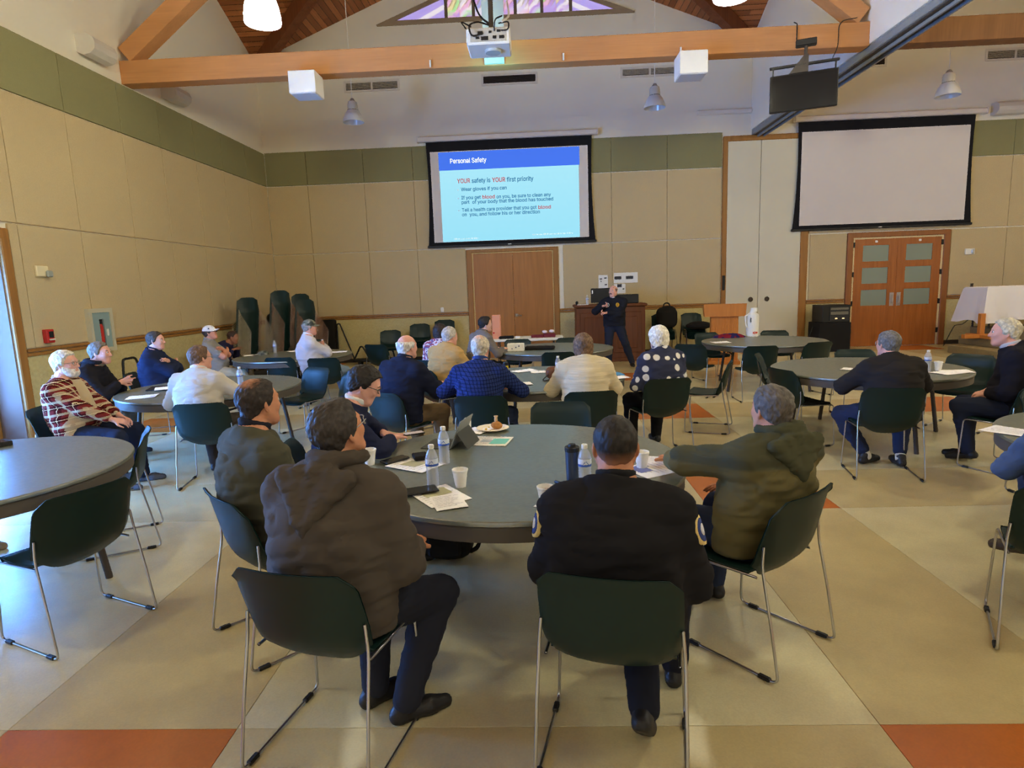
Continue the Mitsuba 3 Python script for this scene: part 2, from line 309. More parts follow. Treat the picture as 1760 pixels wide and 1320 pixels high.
# ceiling projector with its cables
pj = thing('projector', 'white ceiling projector with tangled cables on its back panel', 'projector')
part(pj, 'body', bb(-.86, -.24, 9.30, 9.85, 5.14, 5.36, .02), mat((224, 222, 212), .5), 30)
part(pj, 'lens', rz(lathe([(0, 0), (.11, 0), (.12, .03), (.11, .05), (0, .05)], 24, (0, 0, 0)), 0, (-.5, 9.55, 5.10)), mat((170, 176, 178), .3, .5), 30)
part(pj, 'back_panel', bb(-.80, -.30, 9.29, 9.302, 5.17, 5.34), mat((176, 170, 156), .6), False)
for i, (x, z, w, h) in enumerate([(-.66, 5.28, .07, .05), (-.52, 5.29, .04, .03), (-.60, 5.21, .10, .05), (-.46, 5.22, .05, .04), (-.40, 5.30, .05, .03), (-.36, 5.22, .07, .04), (-.7, 5.22, .05, .03)]):
    part(pj, 'socket', bb(x - w / 2, x + w / 2, 9.283, 9.291, z - h / 2, z + h / 2), 'black_plastic', False)
part(pj, 'mount', cat(tube([(-.52, 9.6, 5.35), (-.52, 9.62, 5.9)], .035, 12), tube([(-.52, 9.62, 5.9), (-.52, 10.26, 6.4)], .03, 12), lathe([(.09, 0), (.09, .03), (0, .03)], 16, (-.52, 9.6, 5.36))), 'steel_dark', 30)
for P, r in [([(-.62, 9.29, 5.28), (-.78, 9.2, 5.2), (-.82, 9.25, 5.38), (-.70, 9.4, 5.48), (-.55, 9.6, 5.5)], .012), ([(-.36, 9.28, 5.3), (-.26, 9.2, 5.27), (-.25, 9.25, 5.40), (-.4, 9.45, 5.46)], .010),
             ([(-.52, 9.6, 5.5), (-.7, 9.8, 5.7), (-.85, 10.0, 6.2), (-.9, 10.2, 7.2), (-.9, 10.25, 8.2)], .014), ([(-.86, 9.32, 5.36), (-.95, 9.4, 5.5), (-.8, 9.5, 5.45)], .010), ([(-.46, 9.29, 5.3), (-.45, 9.2, 5.42), (-.33, 9.3, 5.5), (-.42, 9.5, 5.55)], .010)]:
    part(pj, 'cable', tube(bend(P, .15, 5), r, 6), 'black_plastic', True)
part(pj, 'white_cable', tube(bend([(-.35, 9.3, 5.42), (-.25, 9.6, 5.6), (-.32, 10.2, 6.2), (-.36, 10.24, 8)], .2, 5), .016, 6), 'white_plastic', True)

scene['projector_spill'] = {'type': 'spot', 'to_world': T4().look_at(origin=[-.5, 9.92, 4.96], target=[-.5, 11.0, 5.2], up=[0, 0, 1]), 'intensity': {'type': 'rgb', 'value': [.30, 1.3, 1.4]}, 'cutoff_angle': 75.0, 'beam_width': 60.0}

# ---------------------------------------------------------------- lamps
shade_prof = [(.05, .42), (.09, .40), (.13, .345), (.165, .27), (.19, .18), (.205, .09), (.208, .02), (.20, 0)]
def pendant(x, y, z, lit, label, top):
    k = thing('pendant_lamp', label, 'pendant lamp', 'bell pendant lamps')
    part(k, 'cord', tube([(x, y, z + .45), (x, y, top)], .008, 6), 'white_plastic', False)
    part(k, 'cap', lathe([(0, .455), (.03, .45), (.05, .42), (.06, .395), (0, .395)], 20, (x, y, z)), mat((150, 146, 138), .4, .5), 30)
    if lit:
        part(k, 'glowing_shade', lathe([(0, -.03)] + shade_prof[::-1], 24, (x, y, z)), 'white_plastic', 40, 'glowing white glass bell', emitter=em(LAMP * (1.25 if x > 5 else .7 if y < 0 else 1.0)))
    else:
        part(k, 'socket_cover', lathe([(.10, .225), (.103, .27), (.10, .33), (.088, .385), (.06, .40)], 24, (x, y, z)), mat((196, 190, 176), .5), 40)
        part(k, 'ring', lathe([(.105, .222), (.108, .228), (.105, .236), (.098, .236)], 24, (x, y, z)), mat((110, 104, 96), .5), 40)
        m = lathe([(.204, 0), (.212, 0), (.207, .03), (.188, .09), (.158, .16), (.122, .215), (.10, .23), (.098, .225), (.118, .208), (.152, .155), (.182, .085), (.204, 0)], 36, (x, y, z))
        part(k, 'ribbed_shade', m, mat((196, 196, 196), .2, .7), 20)
        part(k, 'bulb', lathe([(0, .05), (.04, .07), (.055, .12), (.04, .18), (.03, .23), (0, .23)], 14, (x, y, z)), 'white_plastic', 40)
for x, y, lit, lab in [(-3.05, 7.6, 1, 'glowing bell pendant at the upper left, cropped by the frame'), (2.3, 7.6, 1, 'glowing bell pendant at the top right of centre, nearly out of frame'), (-3.52, 12.9, 0, 'unlit clear bell pendant in front of the left wall vent'), (2.45, 12.9, 0, 'unlit clear bell pendant in front of the vent right of the projector'),
                       (-3.3, 2.4, 1, 'glowing pendant above the left near table'), (2.3, 2.4, 1, 'glowing pendant above the right near seats'), (-3.3, -2.6, 1, 'glowing pendant behind the viewer, left'), (2.3, -2.6, 1, 'glowing pendant behind the viewer, right'),
                       (7.6, 12.2, 0, 'bell pendant high in the right hand hall near the second screen'), (7.6, 6.8, 1, 'glowing pendant in the right hand hall'), (10.6, 9.0, 1, 'glowing pendant by the stage of the right hand hall'), (7.6, 1.6, 1, 'glowing pendant of the right hand hall beside the viewer')]:
    pendant(x, y, {1: 4.86, 0: 5.12}[lit] if x < 5 else 4.9, lit, lab, 8.6 if x < 5 else 8.0)

# ---------------------------------------------------------------- vents, window, screens
def vent(x0, x1, z0, z1, n, label, dark=False):
    k = thing('air_vent', label, 'air vent', 'air vents high on the back wall')
    part(k, 'frame', cat(bb(x0 - .05, x1 + .05, YB - .02, YB, z1, z1 + .05), bb(x0 - .05, x1 + .05, YB - .02, YB, z0 - .05, z0), bb(x0 - .05, x0, YB - .02, YB, z0, z1), bb(x1, x1 + .05, YB - .02, YB, z0, z1), *( [bb((x0 + x1) / 2 - .02, (x0 + x1) / 2 + .02, YB - .02, YB, z0, z1)] if not dark else [])), mat((212, 204, 190), .7), False)
    part(k, 'backing', bb(x0, x1, YB - .004, YB - .001, z0, z1), mat((40, 32, 26), .9), False)
    zz = np.linspace(z0, z1, n + 2)[1:-1]
    sl = part(k, 'slats', cat(*[trimesh.convex.convex_hull(np.array([(x, YB - .018 + .012 * q, z + .008 * q + w) for x in (x0, x1) for q in (0, 1) for w in (0, .006)])) for z in zz]), mat((52, 44, 38) if dark else (176, 166, 148), .7), False)
    labels[sl] = {'kind': 'stuff'}
vent(-4.36, -3.12, 6.53, 6.69, 9, 'pale slatted air vent high on the back wall, behind the left unlit pendant')
vent(-1.07, .16, 6.53, 6.69, 9, 'dark air vent high on the back wall above the lit screen', True)
vent(2.2, 3.47, 6.55, 6.69, 9, 'pale slatted air vent behind the right unlit pendant and speaker box')
vent(10.5, 11.75, 6.52, 6.69, 9, 'pale slatted air vent high above the blank screen, far right')
vent(7.0, 8.2, 6.52, 6.69, 9, 'dark air vent partly hidden behind the partition track', True)

# stained glass gable window, backlit
sg = struct('window_4', 'triangular stained glass window high in the back gable')
gz, gxl, gxr = 8.0, -3.08, 2.04; gc = (gxl + gxr) / 2; gh = (gxr - gxl) / 2 * .375
tri = Polygon([(gxl, gz), (gxr, gz), (gc, gz + gh)])
part(sg, 'frame', prism(tri.buffer(.09, join_style=2).difference(tri), .06, 'xz', YB), mat((150, 132, 108), .7), False)
bars = [-1.88, -1.22, -.62, -.42 + .0, .62, 1.28]
bars = [gxl + (gxr - gxl) * t for t in (.235, .36, .45, .55, .67, .80)]
part(sg, 'mullion', cat(*[prism(tri.intersection(Polygon([(b - .035, 7), (b + .035, 7), (b + .035, 10), (b - .035, 10)])), .05, 'xz', YB) for b in bars]), mat((110, 98, 84), .7), False)
GL = {'violet': (.30, .20, .95), 'purple': (.42, .12, .80), 'white': (.85, .80, .95), 'pink': (.85, .35, .75), 'green': (.30, .85, .25), 'blue': (.20, .25, .90), 'yellow': (.85, .70, .25), 'lilac': (.60, .48, .95)}
edges = [gxl] + bars + [gxr]; rg = np.random.default_rng(3)
for i, (a, b) in enumerate(zip(edges, edges[1:])):
    cell = tri.intersection(Polygon([(a + .03, 7), (b - .03, 7), (b - .03, 10), (a + .03, 10)]))
    if i in (0, 6):
        ray = Polygon([(gxl + .5, gz), (gxl + .75, gz), (gc, gz + gh * .9), (gc, gz + gh * 1.0)]) if i == 0 else Polygon([(gxr - .5, gz), (gxr - .75, gz), (gc, gz + gh * .9), (gc, gz + gh * 1.0)])
        todo = [(cell.intersection(ray), 'white'), (cell.difference(ray), 'violet')]
    else:
        todo = []; n = 17; mid = (a + b) / 2
        for j in range(n):
            zz0, zz1 = gz - .9 + j * .125, gz - .9 + (j + 1) * .125
            xs = np.linspace(a, b, 13); sg_ = -1 if i >= 3 else 1; xr = (xs - a) if sg_ > 0 or i < 5 else (xs - a)
            wav = .06 * np.sin((xs - a) * 11 + j * 1.3) + .03 * np.sin((xs - a) * 23 + j) + (xs - a) * 1.05
            band = Polygon(list(zip(xs, zz0 + wav + .010)) + list(zip(xs[::-1], (zz1 + wav)[::-1]))).buffer(0)
            for h_, (q0, q1) in enumerate([(a, mid - .008), (mid + .008, b)]):
                pc = cell.intersection(band).intersection(Polygon([(q0, 7), (q1, 7), (q1, 10), (q0, 10)]))
                todo.append((pc, ['pink', 'white', 'purple', 'green', 'lilac', 'violet', 'yellow', 'white', 'purple', 'pink', 'blue'][(j * 3 + i * 4 + h_ * (1 + j % 3)) % 11]))
    for g, colr in todo:
        for gg in getattr(g, 'geoms', [g]):
            if gg.geom_type == 'Polygon' and gg.area > .003:
                part(sg, colr + '_pane', prism(gg, .012, 'xz', YB - .01), 'white_plastic', False, emitter=em(np.array(GL[colr]) * .62, .01))

def flat_text(s, x0, x1, z, y, h, bold=False, cond=None):
    m = meshkit.text_mesh(s, h, .002, bold); v = m.vertices; w = v[:, 0].max() - v[:, 0].min()
    k = (x1 - x0) / w
    return trimesh.Trimesh(np.stack([x0 + (v[:, 0] - v[:, 0].min()) * k, y - v[:, 2], z + v[:, 1]], -1), m.faces, process=False)
def screen(x0, x1, z0, z1, c0, c1, label, dx0):
    k = thing('projection_screen', label, 'projection screen', 'pull-down projection screens'); y = YB - .10
    zs = np.linspace(0, 1, 13); bow = .085 * (1 - (2 * zs - 1) ** 2) * .55
    l = [(x0 - dx0 * (1 - t) + b_ * 1.0, z0 + (z1 - z0) * t) for t, b_ in zip(zs, bow)]; r = [(x1 + dx0 * (1 - t) - b_, z0 + (z1 - z0) * t) for t, b_ in zip(zs, bow)]
    part(k, 'black_border', prism(l + r[::-1], .006, 'xz', y), mat((22, 22, 26), .8, .2), False)
    part(k, 'fabric', bb(x0 + .09, x1 - .10, y - .012, y - .006, z0 + .105, z1 - .22), mat((214, 206, 202), .9, .1), False)
    part(k, 'bottom_bar', bb(x0 - dx0 - .02, x1 + dx0 + .02, y - .03, y + .02, z0 - .02, z0 + .035, .008), mat((24, 24, 26), .5), False)
    part(k, 'case', cat(bb(c0, c1, y - .07, YB - .034, z1 + .01, z1 + .13, .02), bb(c0, c0 + .03, y - .08, YB - .034, z1, z1 + .14, .005), bb(c1 - .03, c1, y - .08, YB - .034, z1, z1 + .14, .005)), mat((216, 208, 200), .5), False)
    return k, y
k, ys = screen(-2.51, 1.45, 2.79, 5.24, -2.71, 1.59, 'lit projection screen showing a blue slide headed Personal Safety', .06)
y1 = ys - .014
part(k, 'slide_header', bb(-2.22, 1.15, y1 - .002, y1, 4.58, 5.0), mat((40, 50, 120), .9, 0), False, 'blue slide header', emitter=em(SLIDE_HEAD, .1))
NB = 12
for i in range(NB):
    t = (i + .5) / NB; c = [a + (b - a) * (1 - t) for a, b in zip(*SLIDE_BODY)]
    part(k, 'slide_body', bb(-2.21, 1.13, y1 - .002, y1, 2.9 + (4.58 - 2.9) * i / NB, 2.9 + (4.58 - 2.9) * (i + 1) / NB), mat((70, 70, 70), .9, 0), False, emitter=em(c, .1))
y2 = y1 - .003
part(k, 'title_lettering', flat_text('Personal Safety', -1.94, -1.07, 4.74, y2, .105, True), 'white_plastic', False, emitter=em((.8, .85, .92), .01))
BLUE, RED = mat((20, 50, 80), .9, 0), mat((120, 20, 20), .9, 0)
eb, er = em((.04, .18, .32), .01), em((.42, .08, .10), .01)
for runs in [[('YOUR', -1.794, -1.484, 4.275, er), ('safety is', -1.442, -.992, 4.272, eb), ('YOUR', -.95, -.635, 4.268, er), ('first priority', -.6, .042, 4.265, eb)]]:
    for s_, a, b, z, e in runs: part(k, 'slide_lettering', flat_text(s_, a, b, z, y2, .10, True), RED if s_ == 'YOUR' else BLUE, False, emitter=e)
for runs in [[('Wear gloves if you can', -1.71, -.607, 4.09)], [('If you get', -1.71, -1.24, 3.895), ('blood', -1.20, -.90, 3.893), ('on you, be sure to clean any', -.86, .45, 3.888)], [('part', -1.71, -1.52, 3.79), ('of your body that the blood has touched', -1.45, .504, 3.785)],
             [('Tell a health care provider that you got', -1.71, .10, 3.607), ('blood', .14, .443, 3.60)], [('on', -1.71, -1.60, 3.50), ('you, and follow his or her direction', -1.53, .174, 3.497)]]:
    for s_, a, b, z in runs: part(k, 'slide_lettering', flat_text(s_, a, b, z, y2, .078, True), RED if s_ == 'blood' else BLUE, False, emitter=er if s_ == 'blood' else eb)
for z in (4.12, 3.92, 3.635): part(k, 'slide_bullet', bb(-1.80, -1.77, y2 - .002, y2, z - .015, z + .015), 'white_plastic', False, emitter=eb)
rg = np.random.default_rng(5)
for a, b, z in [(-1.93, -1.33, 2.95), (-.02, .96, 2.985)]:
    x = a; ws = []
    while x < b:
        w = rg.uniform(.02, .09); ws.append(bb(x, min(x + w, b), y2 - .002, y2, z, z + rg.uniform(.02, .035))); x += w + .02
    part(k, 'slide_footnote', cat(*ws), 'white_plastic', False, emitter=em((.22, .45, .55), .01))
part(k, 'case_badge', bb(-.62, -.54, ys - .034, ys - .03, 2.79, 2.805), 'white_plastic', False)
k, ys = screen(6.26, 10.28, 2.85, 5.31, 6.17, 10.52, 'blank white projection screen above the glazed double doors', .07)
part(k, 'case_badge', bb(8.2, 8.28, ys - .034, ys - .03, 2.85, 2.865), 'white_plastic', False)

# wall speakers: half round white cases
def half_round(c, w, r, along, label):
    k = thing('wall_speaker', label, 'speaker', 'half-round wall speakers'); t = np.linspace(-np.pi / 2, np.pi / 2, 13)
    p = [(r * .75 * np.cos(a), r * np.sin(a) - .05 * np.cos(a)) for a in t]
    p = [(0, .13), (.17, .13), (.25, .08), (.285, .0), (.27, -.08), (.20, -.14), (.10, -.16), (0, -.12)]
    if along == 'y':
        m = prism(p, w, 'xz', 0); m.vertices[:, 1] = m.vertices[:, 1] + w / 2
    else:
        m = prism([(-a, b) for a, b in p], w, 'yz', -w / 2)
    m.fix_normals(); m.vertices += np.asarray(c); part(k, 'case', m, mat((206, 200, 190), .5), 25)
half_round((XL, 9.6, 5.46), .5, .2, 'y', 'nearer half-round white speaker high on the left wall above the green panels')
half_round((XL, 11.65, 5.42), .5, .2, 'y', 'farther half-round white speaker on the left wall, under the beam end')
half_round((11.0, YB, 5.42), .66, .2, 'x', 'white half-round speaker on the back wall right of the blank screen')
# light tube and conduit by the partition
one('light_tube', 'long white fluorescent batten on the plaster left of the partition', 'light fixture', cat(bb(3.92, 5.2, YB - .09, YB - .02, 5.58, 5.69, .02), bb(4.1, 5.1, YB - .02, YB, 5.60, 5.66)), mat((224, 218, 206), .5), False)

# ---------------------------------------------------------------- doors on the back wall
def lever(k, x, z, y):
    part(k, 'handle', cat(bb(x - .035, x + .035, y - .012, y, z - .04, z + .04, .005), tube([(x, y - .01, z), (x, y - .06, z)], .012, 10), tube([(x, y - .06, z), (x + .13, y - .06, z - .005)], .012, 10)), mat((196, 192, 184), .25, .5, 1.0), 30)
d2 = struct('door_2', 'pair of plain oak veneer doors beneath the lit screen')
part(d2, 'casing', cat(bb(-1.67, -1.53, YB - .05, YB, 0, 2.69, .012), bb(.47, .60, YB - .05, YB, 0, 2.69, .012), bb(-1.67, .60, YB - .05, YB, 2.62, 2.70, .012)), 'wood_trim', False)
part(d2, 'stop', cat(bb(-1.53, -1.50, YB - .03, YB, 0, 2.62), bb(.445, .47, YB - .03, YB, 0, 2.62), bb(-1.53, .47, YB - .03, YB, 2.595, 2.62)), mat((190, 160, 104), .5), False)
part(d2, 'leaf', bb(-1.50, -.529, YB - .025, YB, .01, 2.594, .004), 'wood_door', False); part(d2, 'leaf', bb(-.524, .445, YB - .025, YB, .01, 2.594, .004), 'wood_door', False)
lever(d2, -.47, 1.06, YB - .025)
d3 = struct('door_3', 'pair of orange-brown doors with three frosted panes each')
part(d3, 'casing', cat(bb(7.54, 7.68, YB - .06, YB, 0, 2.73, .012), bb(9.80, 9.95, YB - .06, YB, 0, 2.73, .012), bb(7.54, 9.95, YB - .06, YB, 2.63, 2.75, .012)), pmat('wood_trim_red', wood_fn((158, 100, 52), (124, 72, 34)), .5, .4), False)
part(d3, 'stop', cat(bb(7.68, 7.72, YB - .035, YB, 0, 2.62), bb(9.755, 9.80, YB - .035, YB, 0, 2.62), bb(7.68, 9.8, YB - .035, YB, 2.59, 2.63)), mat((206, 184, 140), .5), False)
for x0, x1, hx in [(7.72, 8.733, 8.655), (8.738, 9.755, 8.82)]:
    xs = [x0, x0 + .2, x1 - .2, x1]; P = Polygon([(x0, .01), (x1, .01), (x1, 2.59), (x0, 2.59)])
    for z in (1.0, 1.53, 2.06): P = P.difference(Polygon([(xs[1], z), (xs[2], z), (xs[2], z + .38), (xs[1], z + .38)]))
    lf = part(d3, 'leaf', prism(P, .03, 'xz', YB), pmat('wood_leaf', wood_fn((172, 102, 46), (142, 78, 32)), .4, .4) if 'wood_leaf' not in scene else 'wood_leaf', False)
    for z in (1.0, 1.53, 2.06):
        part(lf, 'pane', bb(xs[1], xs[2], YB - .016, YB - .006, z, z + .38), mat((128, 138, 124), .35, .5), False, 'frosted grey-green pane')
    part(lf, 'handle', cat(bb(hx - .05, hx + .05, YB - .034, YB - .03, .98, 1.30, .002), tube(bend([(hx, YB - .03, 1.05), (hx, YB - .08, 1.05), (hx, YB - .08, 1.24), (hx, YB - .03, 1.24)], .03), .011, 8)), mat((200, 196, 190), .3, .5, 1.0), 30)
    part(lf, 'latch', bb((x0 + x1) / 2 - .03, (x0 + x1) / 2 + .03, YB - .04, YB - .03, 2.50, 2.55), 'white_plastic', False)
for z in (.3, 1.0, 1.7, 2.4): part(d3, 'hinge', cat(bb(9.75, 9.79, YB - .05, YB - .03, z, z + .12), bb(7.685, 7.72, YB - .05, YB - .03, z, z + .12)), 'black_plastic', False)
# small wall fittings
one('wall_outlet', 'white power outlet just above the chair rail left of the oak doors', 'outlet', cat(bb(-2.37, -2.29, YB - .045, YB - .03, 1.2, 1.32, .004), bb(-2.355, -2.305, YB - .05, YB - .045, 1.265, 1.305), bb(-2.355, -2.305, YB - .05, YB - .045, 1.215, 1.255)), 'white_plastic', False)
one('wall_outlet', 'white power outlet low on the wall beside the stage steps', 'outlet', bb(10.55, 10.67, YB - .03, YB, .62, .76, .004), 'white_plastic', False)
k = thing('alarm_strobe', 'white alarm strobe right of the glazed doors', 'alarm'); part(k, 'base', bb(10.3, 10.52, YB - .075, YB - .03, 2.14, 2.28, .008), 'white_plastic', False); part(k, 'lens', bb(10.43, 10.5, YB - .1, YB - .07, 2.16, 2.26, .012), mat((190, 188, 180), .2, .5), False)
one('wall_box', 'tiny brown box on the fabric panel right of the glazed doors', 'outlet', bb(10.5, 10.56, YB - .05, YB - .03, 1.36, 1.45, .004), 'steel_dark', False)
k = thing('alarm_strobe', 'cream alarm strobe beside the left door', 'alarm'); part(k, 'base', bb(XL + .03, XL + .07, 7.93, 8.13, 2.11, 2.25, .008), mat((226, 214, 178), .5), False); part(k, 'lens', bb(XL + .07, XL + .11, 8.06, 8.16, 2.10, 2.19, .015), mat((150, 156, 150), .2, .5), False)
k = thing('fire_alarm_pull', 'red fire alarm pull station beside the left door', 'fire alarm'); part(k, 'box', bb(XL + .03, XL + .10, 7.9, 8.03, 1.24, 1.42, .01), mat((176, 40, 36), .4, .4), False)
part(k, 'label_plate', bb(XL + .10, XL + .106, 7.935, 8.005, 1.31, 1.39), 'black_plastic', False); part(k, 'pull_bar', bb(XL + .10, XL + .125, 7.92, 8.01, 1.275, 1.295, .004), mat((224, 214, 204), .5), False)
k = thing('extinguisher_cabinet', 'grey wall cabinet with a narrow window onto a red extinguisher', 'cabinet')
part(k, 'trim', cat(bb(XL + .02, XL + .10, 8.72, 9.22, 1.02, 1.08), bb(XL + .02, XL + .10, 8.72, 9.22, 1.6, 1.66), bb(XL + .02, XL + .10, 8.72, 8.78, 1.02, 1.66), bb(XL + .02, XL + .10, 9.16, 9.22, 1.02, 1.66)), mat((190, 184, 160), .6), False)
part(k, 'door', cat(bb(XL + .06, XL + .085, 8.78, 8.93, 1.08, 1.6), bb(XL + .06, XL + .085, 9.03, 9.16, 1.08, 1.6), bb(XL + .06, XL + .085, 8.93, 9.03, 1.5, 1.6)), mat((134, 156, 158), .5), False)
part(k, 'extinguisher', tube([(XL + .05, 8.98, 1.05), (XL + .05, 8.98, 1.40), (XL + .05, 8.98, 1.44)], [.04, .04, .015], 12), mat((180, 44, 36), .4), 30)
part(k, 'valve', bb(XL + .03, XL + .07, 8.95, 9.01, 1.43, 1.5), 'black_plastic', False); part(k, 'latch', bb(XL + .085, XL + .1, 9.06, 9.09, 1.25, 1.35), 'white_plastic', False)

# ---------------------------------------------------------------- round tables
TR, TZ = .965, .75
TD = {}
def add_table(key, x, y, rot, label, group=None, R=TR):
    t = thing('round_table', label, 'table', group or 'round grey tables'); M = world(rot, (x, y, 0))
    if 'top' not in TD:
        TD['top'] = mikit.ply(lathe([(0, TZ), (R - .012, TZ), (R - .003, TZ - .004), (R, TZ - .012), (R, TZ - .022), (R - .01, TZ - .026), (0, TZ - .026)], 72), 'table_top', 30)
        TD['skirt'] = mikit.ply(lathe([(R - .02, TZ - .026), (R - .012, TZ - .045), (R - .012, TZ - .10), (R - .04, TZ - .104), (R - .05, TZ - .03)], 72), 'table_edge', 30)
        TD['leg'] = [mikit.ply(tube([(sx * .52, sy * .50, .665), (sx * .60, sy * .56, .012), (sx * .60, sy * .56, 0)], .021, 10), 'steel_dark', 30) for sx in (-1, 1) for sy in (-1, 1)]
        TD['rail'] = [mikit.ply(cat(tube([(s * .535, -.52, .58), (s * .535, .52, .58)], .012, 8), bb(s * .5 - .02, s * .5 + .02, -.6, .6, .66, .70)), 'steel_dark', 30) for s in (-1, 1)]
        TD['brace'] = [mikit.ply(tube([(s * .56, 0, .56), (s * .2, 0, .70)], .010, 6), 'steel_dark', 30) for s in (-1, 1)]
    for n in ('top', 'skirt'): scene[numbered(f'{t}__{n}')] = {**TD[n], 'to_world': M}
    for n in ('leg', 'rail', 'brace'):
        for d in TD[n]: scene[numbered(f'{t}__{n}')] = {**d, 'to_world': M}
for a in [('T1', -.14, 3.50, 20, 'big round grey table in the foreground with bottles, cups and a tablet on it'), ('T2', -3.60, 3.52, 35, 'round table at the left edge, its empty top shining blue with daylight'), ('T3', -3.70, 6.82, 10, 'round table by the left door where the plaid-shirted man sits'),
          ('T4', -4.10, 10.25, 15, 'farther round table in front of the stacked chairs at the left'), ('T5', 0.0, 6.83, 25, 'round table in the middle of the hall, its top glowing teal from the screen'), ('T6', .27, 10.05, 0, 'farther round teal-lit table just before the white folding table'),
          ('T7', 3.69, 10.2, 10, 'round table on the right near the podium, with a maroon cloth on it'), ('T8', 3.58, 6.82, 40, 'round table on the right where two men in dark jackets sit'), ('T9', 3.76, 3.52, 15, 'round table cut off by the right edge of the frame')]:
    add_table(*a)

# ---------------------------------------------------------------- shell chairs
def chair_back_mesh(nu=14, nv=9):
    us, vs = np.linspace(-1, 1, nu + 1), np.linspace(0, 1, nv + 1); V = []
    def pt(u, v, off):
        zb = .380 + .112 * abs(u) ** 2.4; zt = .812 - .045 * max(0, (abs(u) - .80) / .20) ** 2.2
        z = zb + (zt - zb) * v; h = (z - .43) / .37
        hw = .240 + .006 * math.sin(min(1, max(0, h)) * math.pi) - .010 * max(0, (z - .76) / .05) ** 2 - .012 * max(0, (.56 - z) / .12)
        y = -.205 - .075 * h + .050 * u * u * (1 - .35 * h) + .030 * max(0, abs(u) - .85) / .15 * max(0, 1 - h) + .050 * max(0, 1 - h * 3.6) ** 2 - .014 * max(0, (v - .9) / .1) ** 2
        return (u * hw, y + off, z)
    for off in (0, -.012): V += [pt(u, v, off) for v in vs for u in us]
    n = (nu + 1) * (nv + 1); Fc = []; W = nu + 1
    for j in range(nv):
        for i in range(nu):
            a = j * W + i; Fc += [(a, a + W + 1, a + 1), (a, a + W, a + W + 1)]; b = a + n; Fc += [(b, b + 1, b + W + 1), (b, b + W + 1, b + W)]
    rim = [j for j in range(W)] + [j * W + nu for j in range(1, nv + 1)] + [nv * W + i for i in range(nu - 1, -1, -1)] + [j * W for j in range(nv - 1, 0, -1)]
    for p, q in zip(rim, rim[1:] + rim[:1]): Fc += [(p, q, q + n), (p, q + n, p + n)]
    m = trimesh.Trimesh(np.array(V), Fc, process=False); m.fix_normals(); return m
def chair_seat_mesh(nu=10, nv=9):
    us, vs = np.linspace(-1, 1, nu + 1), np.linspace(0, 1, nv + 1); V = []
    for off in (0, -.016):
        for v in vs:
            for u in us:
                y = -.165 + .385 * v; hw = .222 + .012 * v - .03 * max(0, (v - .85) / .15) ** 2 - .03 * max(0, (.12 - v) / .12) ** 2
                z = .452 + .012 * u * u - .012 * math.sin(min(v * 1.15, 1) * math.pi) - .035 * max(0, (v - .86) / .14) ** 2 + .03 * max(0, (.14 - v) / .14) ** 2
                V.append((u * hw, y - .02 * abs(u) ** 3 * (v > .5), z + off))
    n = (nu + 1) * (nv + 1); W = nu + 1; Fc = []
    for j in range(nv):
        for i in range(nu):
            a = j * W + i; Fc += [(a, a + 1, a + W + 1), (a, a + W + 1, a + W)]; b = a + n; Fc += [(b, b + W + 1, b + 1), (b, b + W, b + W + 1)]
    rim = [j for j in range(W)] + [j * W + nu for j in range(1, nv + 1)] + [nv * W + i for i in range(nu - 1, -1, -1)] + [j * W for j in range(nv - 1, 0, -1)]
    for p, q in zip(rim, rim[1:] + rim[:1]): Fc += [(p, q + n, q), (p, p + n, q + n)]
    m = trimesh.Trimesh(np.array(V), Fc, process=False); m.fix_normals(); return m
def leg_path(s): return [(s * .241, -.203, .60), (s * .250, -.205, .50), (s * .256, -.255, .26), (s * .260, -.300, .008), (s * .260, .205, .008), (s * .240, .190, .436), (s * .234, -.17, .446)]
CH = {'backrest': mikit.ply(chair_back_mesh(), 'chair_shell', True), 'seat': mikit.ply(chair_seat_mesh(), 'chair_shell', True),
      'seat_dark': mikit.ply(chair_seat_mesh(), 'chair_pad', True),
      'sled_leg': [mikit.ply(tube(bend(leg_path(s), .035, 4), .0062, 8), 'chrome', True) for s in (-1, 1)],
      'glide': [mikit.ply(bb(s * .260 - .011, s * .260 + .011, y - .028, y + .028, .0, .018, .004), 'black_plastic', False) for s in (-1, 1) for y in (-.235, .13)]}
CL = {'backrest': mikit.ply(chair_back_mesh(5, 4), 'chair_shell', True), 'seat': mikit.ply(chair_seat_mesh(4, 4), 'chair_shell', True), 'sled_leg': [mikit.ply(tube(bend(leg_path(s), .03, 1), .0062, 4), 'chrome', False) for s in (-1, 1)]}
def chair(x, y, yaw, label, group=None, z=0.0, lite=False, padded=False, pitch=0.0):
    k = thing('shell_chair', label, 'chair', group or 'shell chairs around the tables'); M = world(yaw, (x, y, z))
    if pitch: M = M.rotate([1, 0, 0], pitch)
    C = CL if lite else CH
    scene[f'{k}__backrest'] = {**C['backrest'], 'to_world': M}
    scene[f'{k}__seat'] = {**(C['seat_dark'] if padded else C['seat']), 'to_world': M}
    for d in C['sled_leg']: scene[numbered(f'{k}__sled_leg')] = {**d, 'to_world': M}
    if not lite:
        for d in C['glide']: scene[numbered(f'{k}__glide')] = {**d, 'to_world': M}
    return k
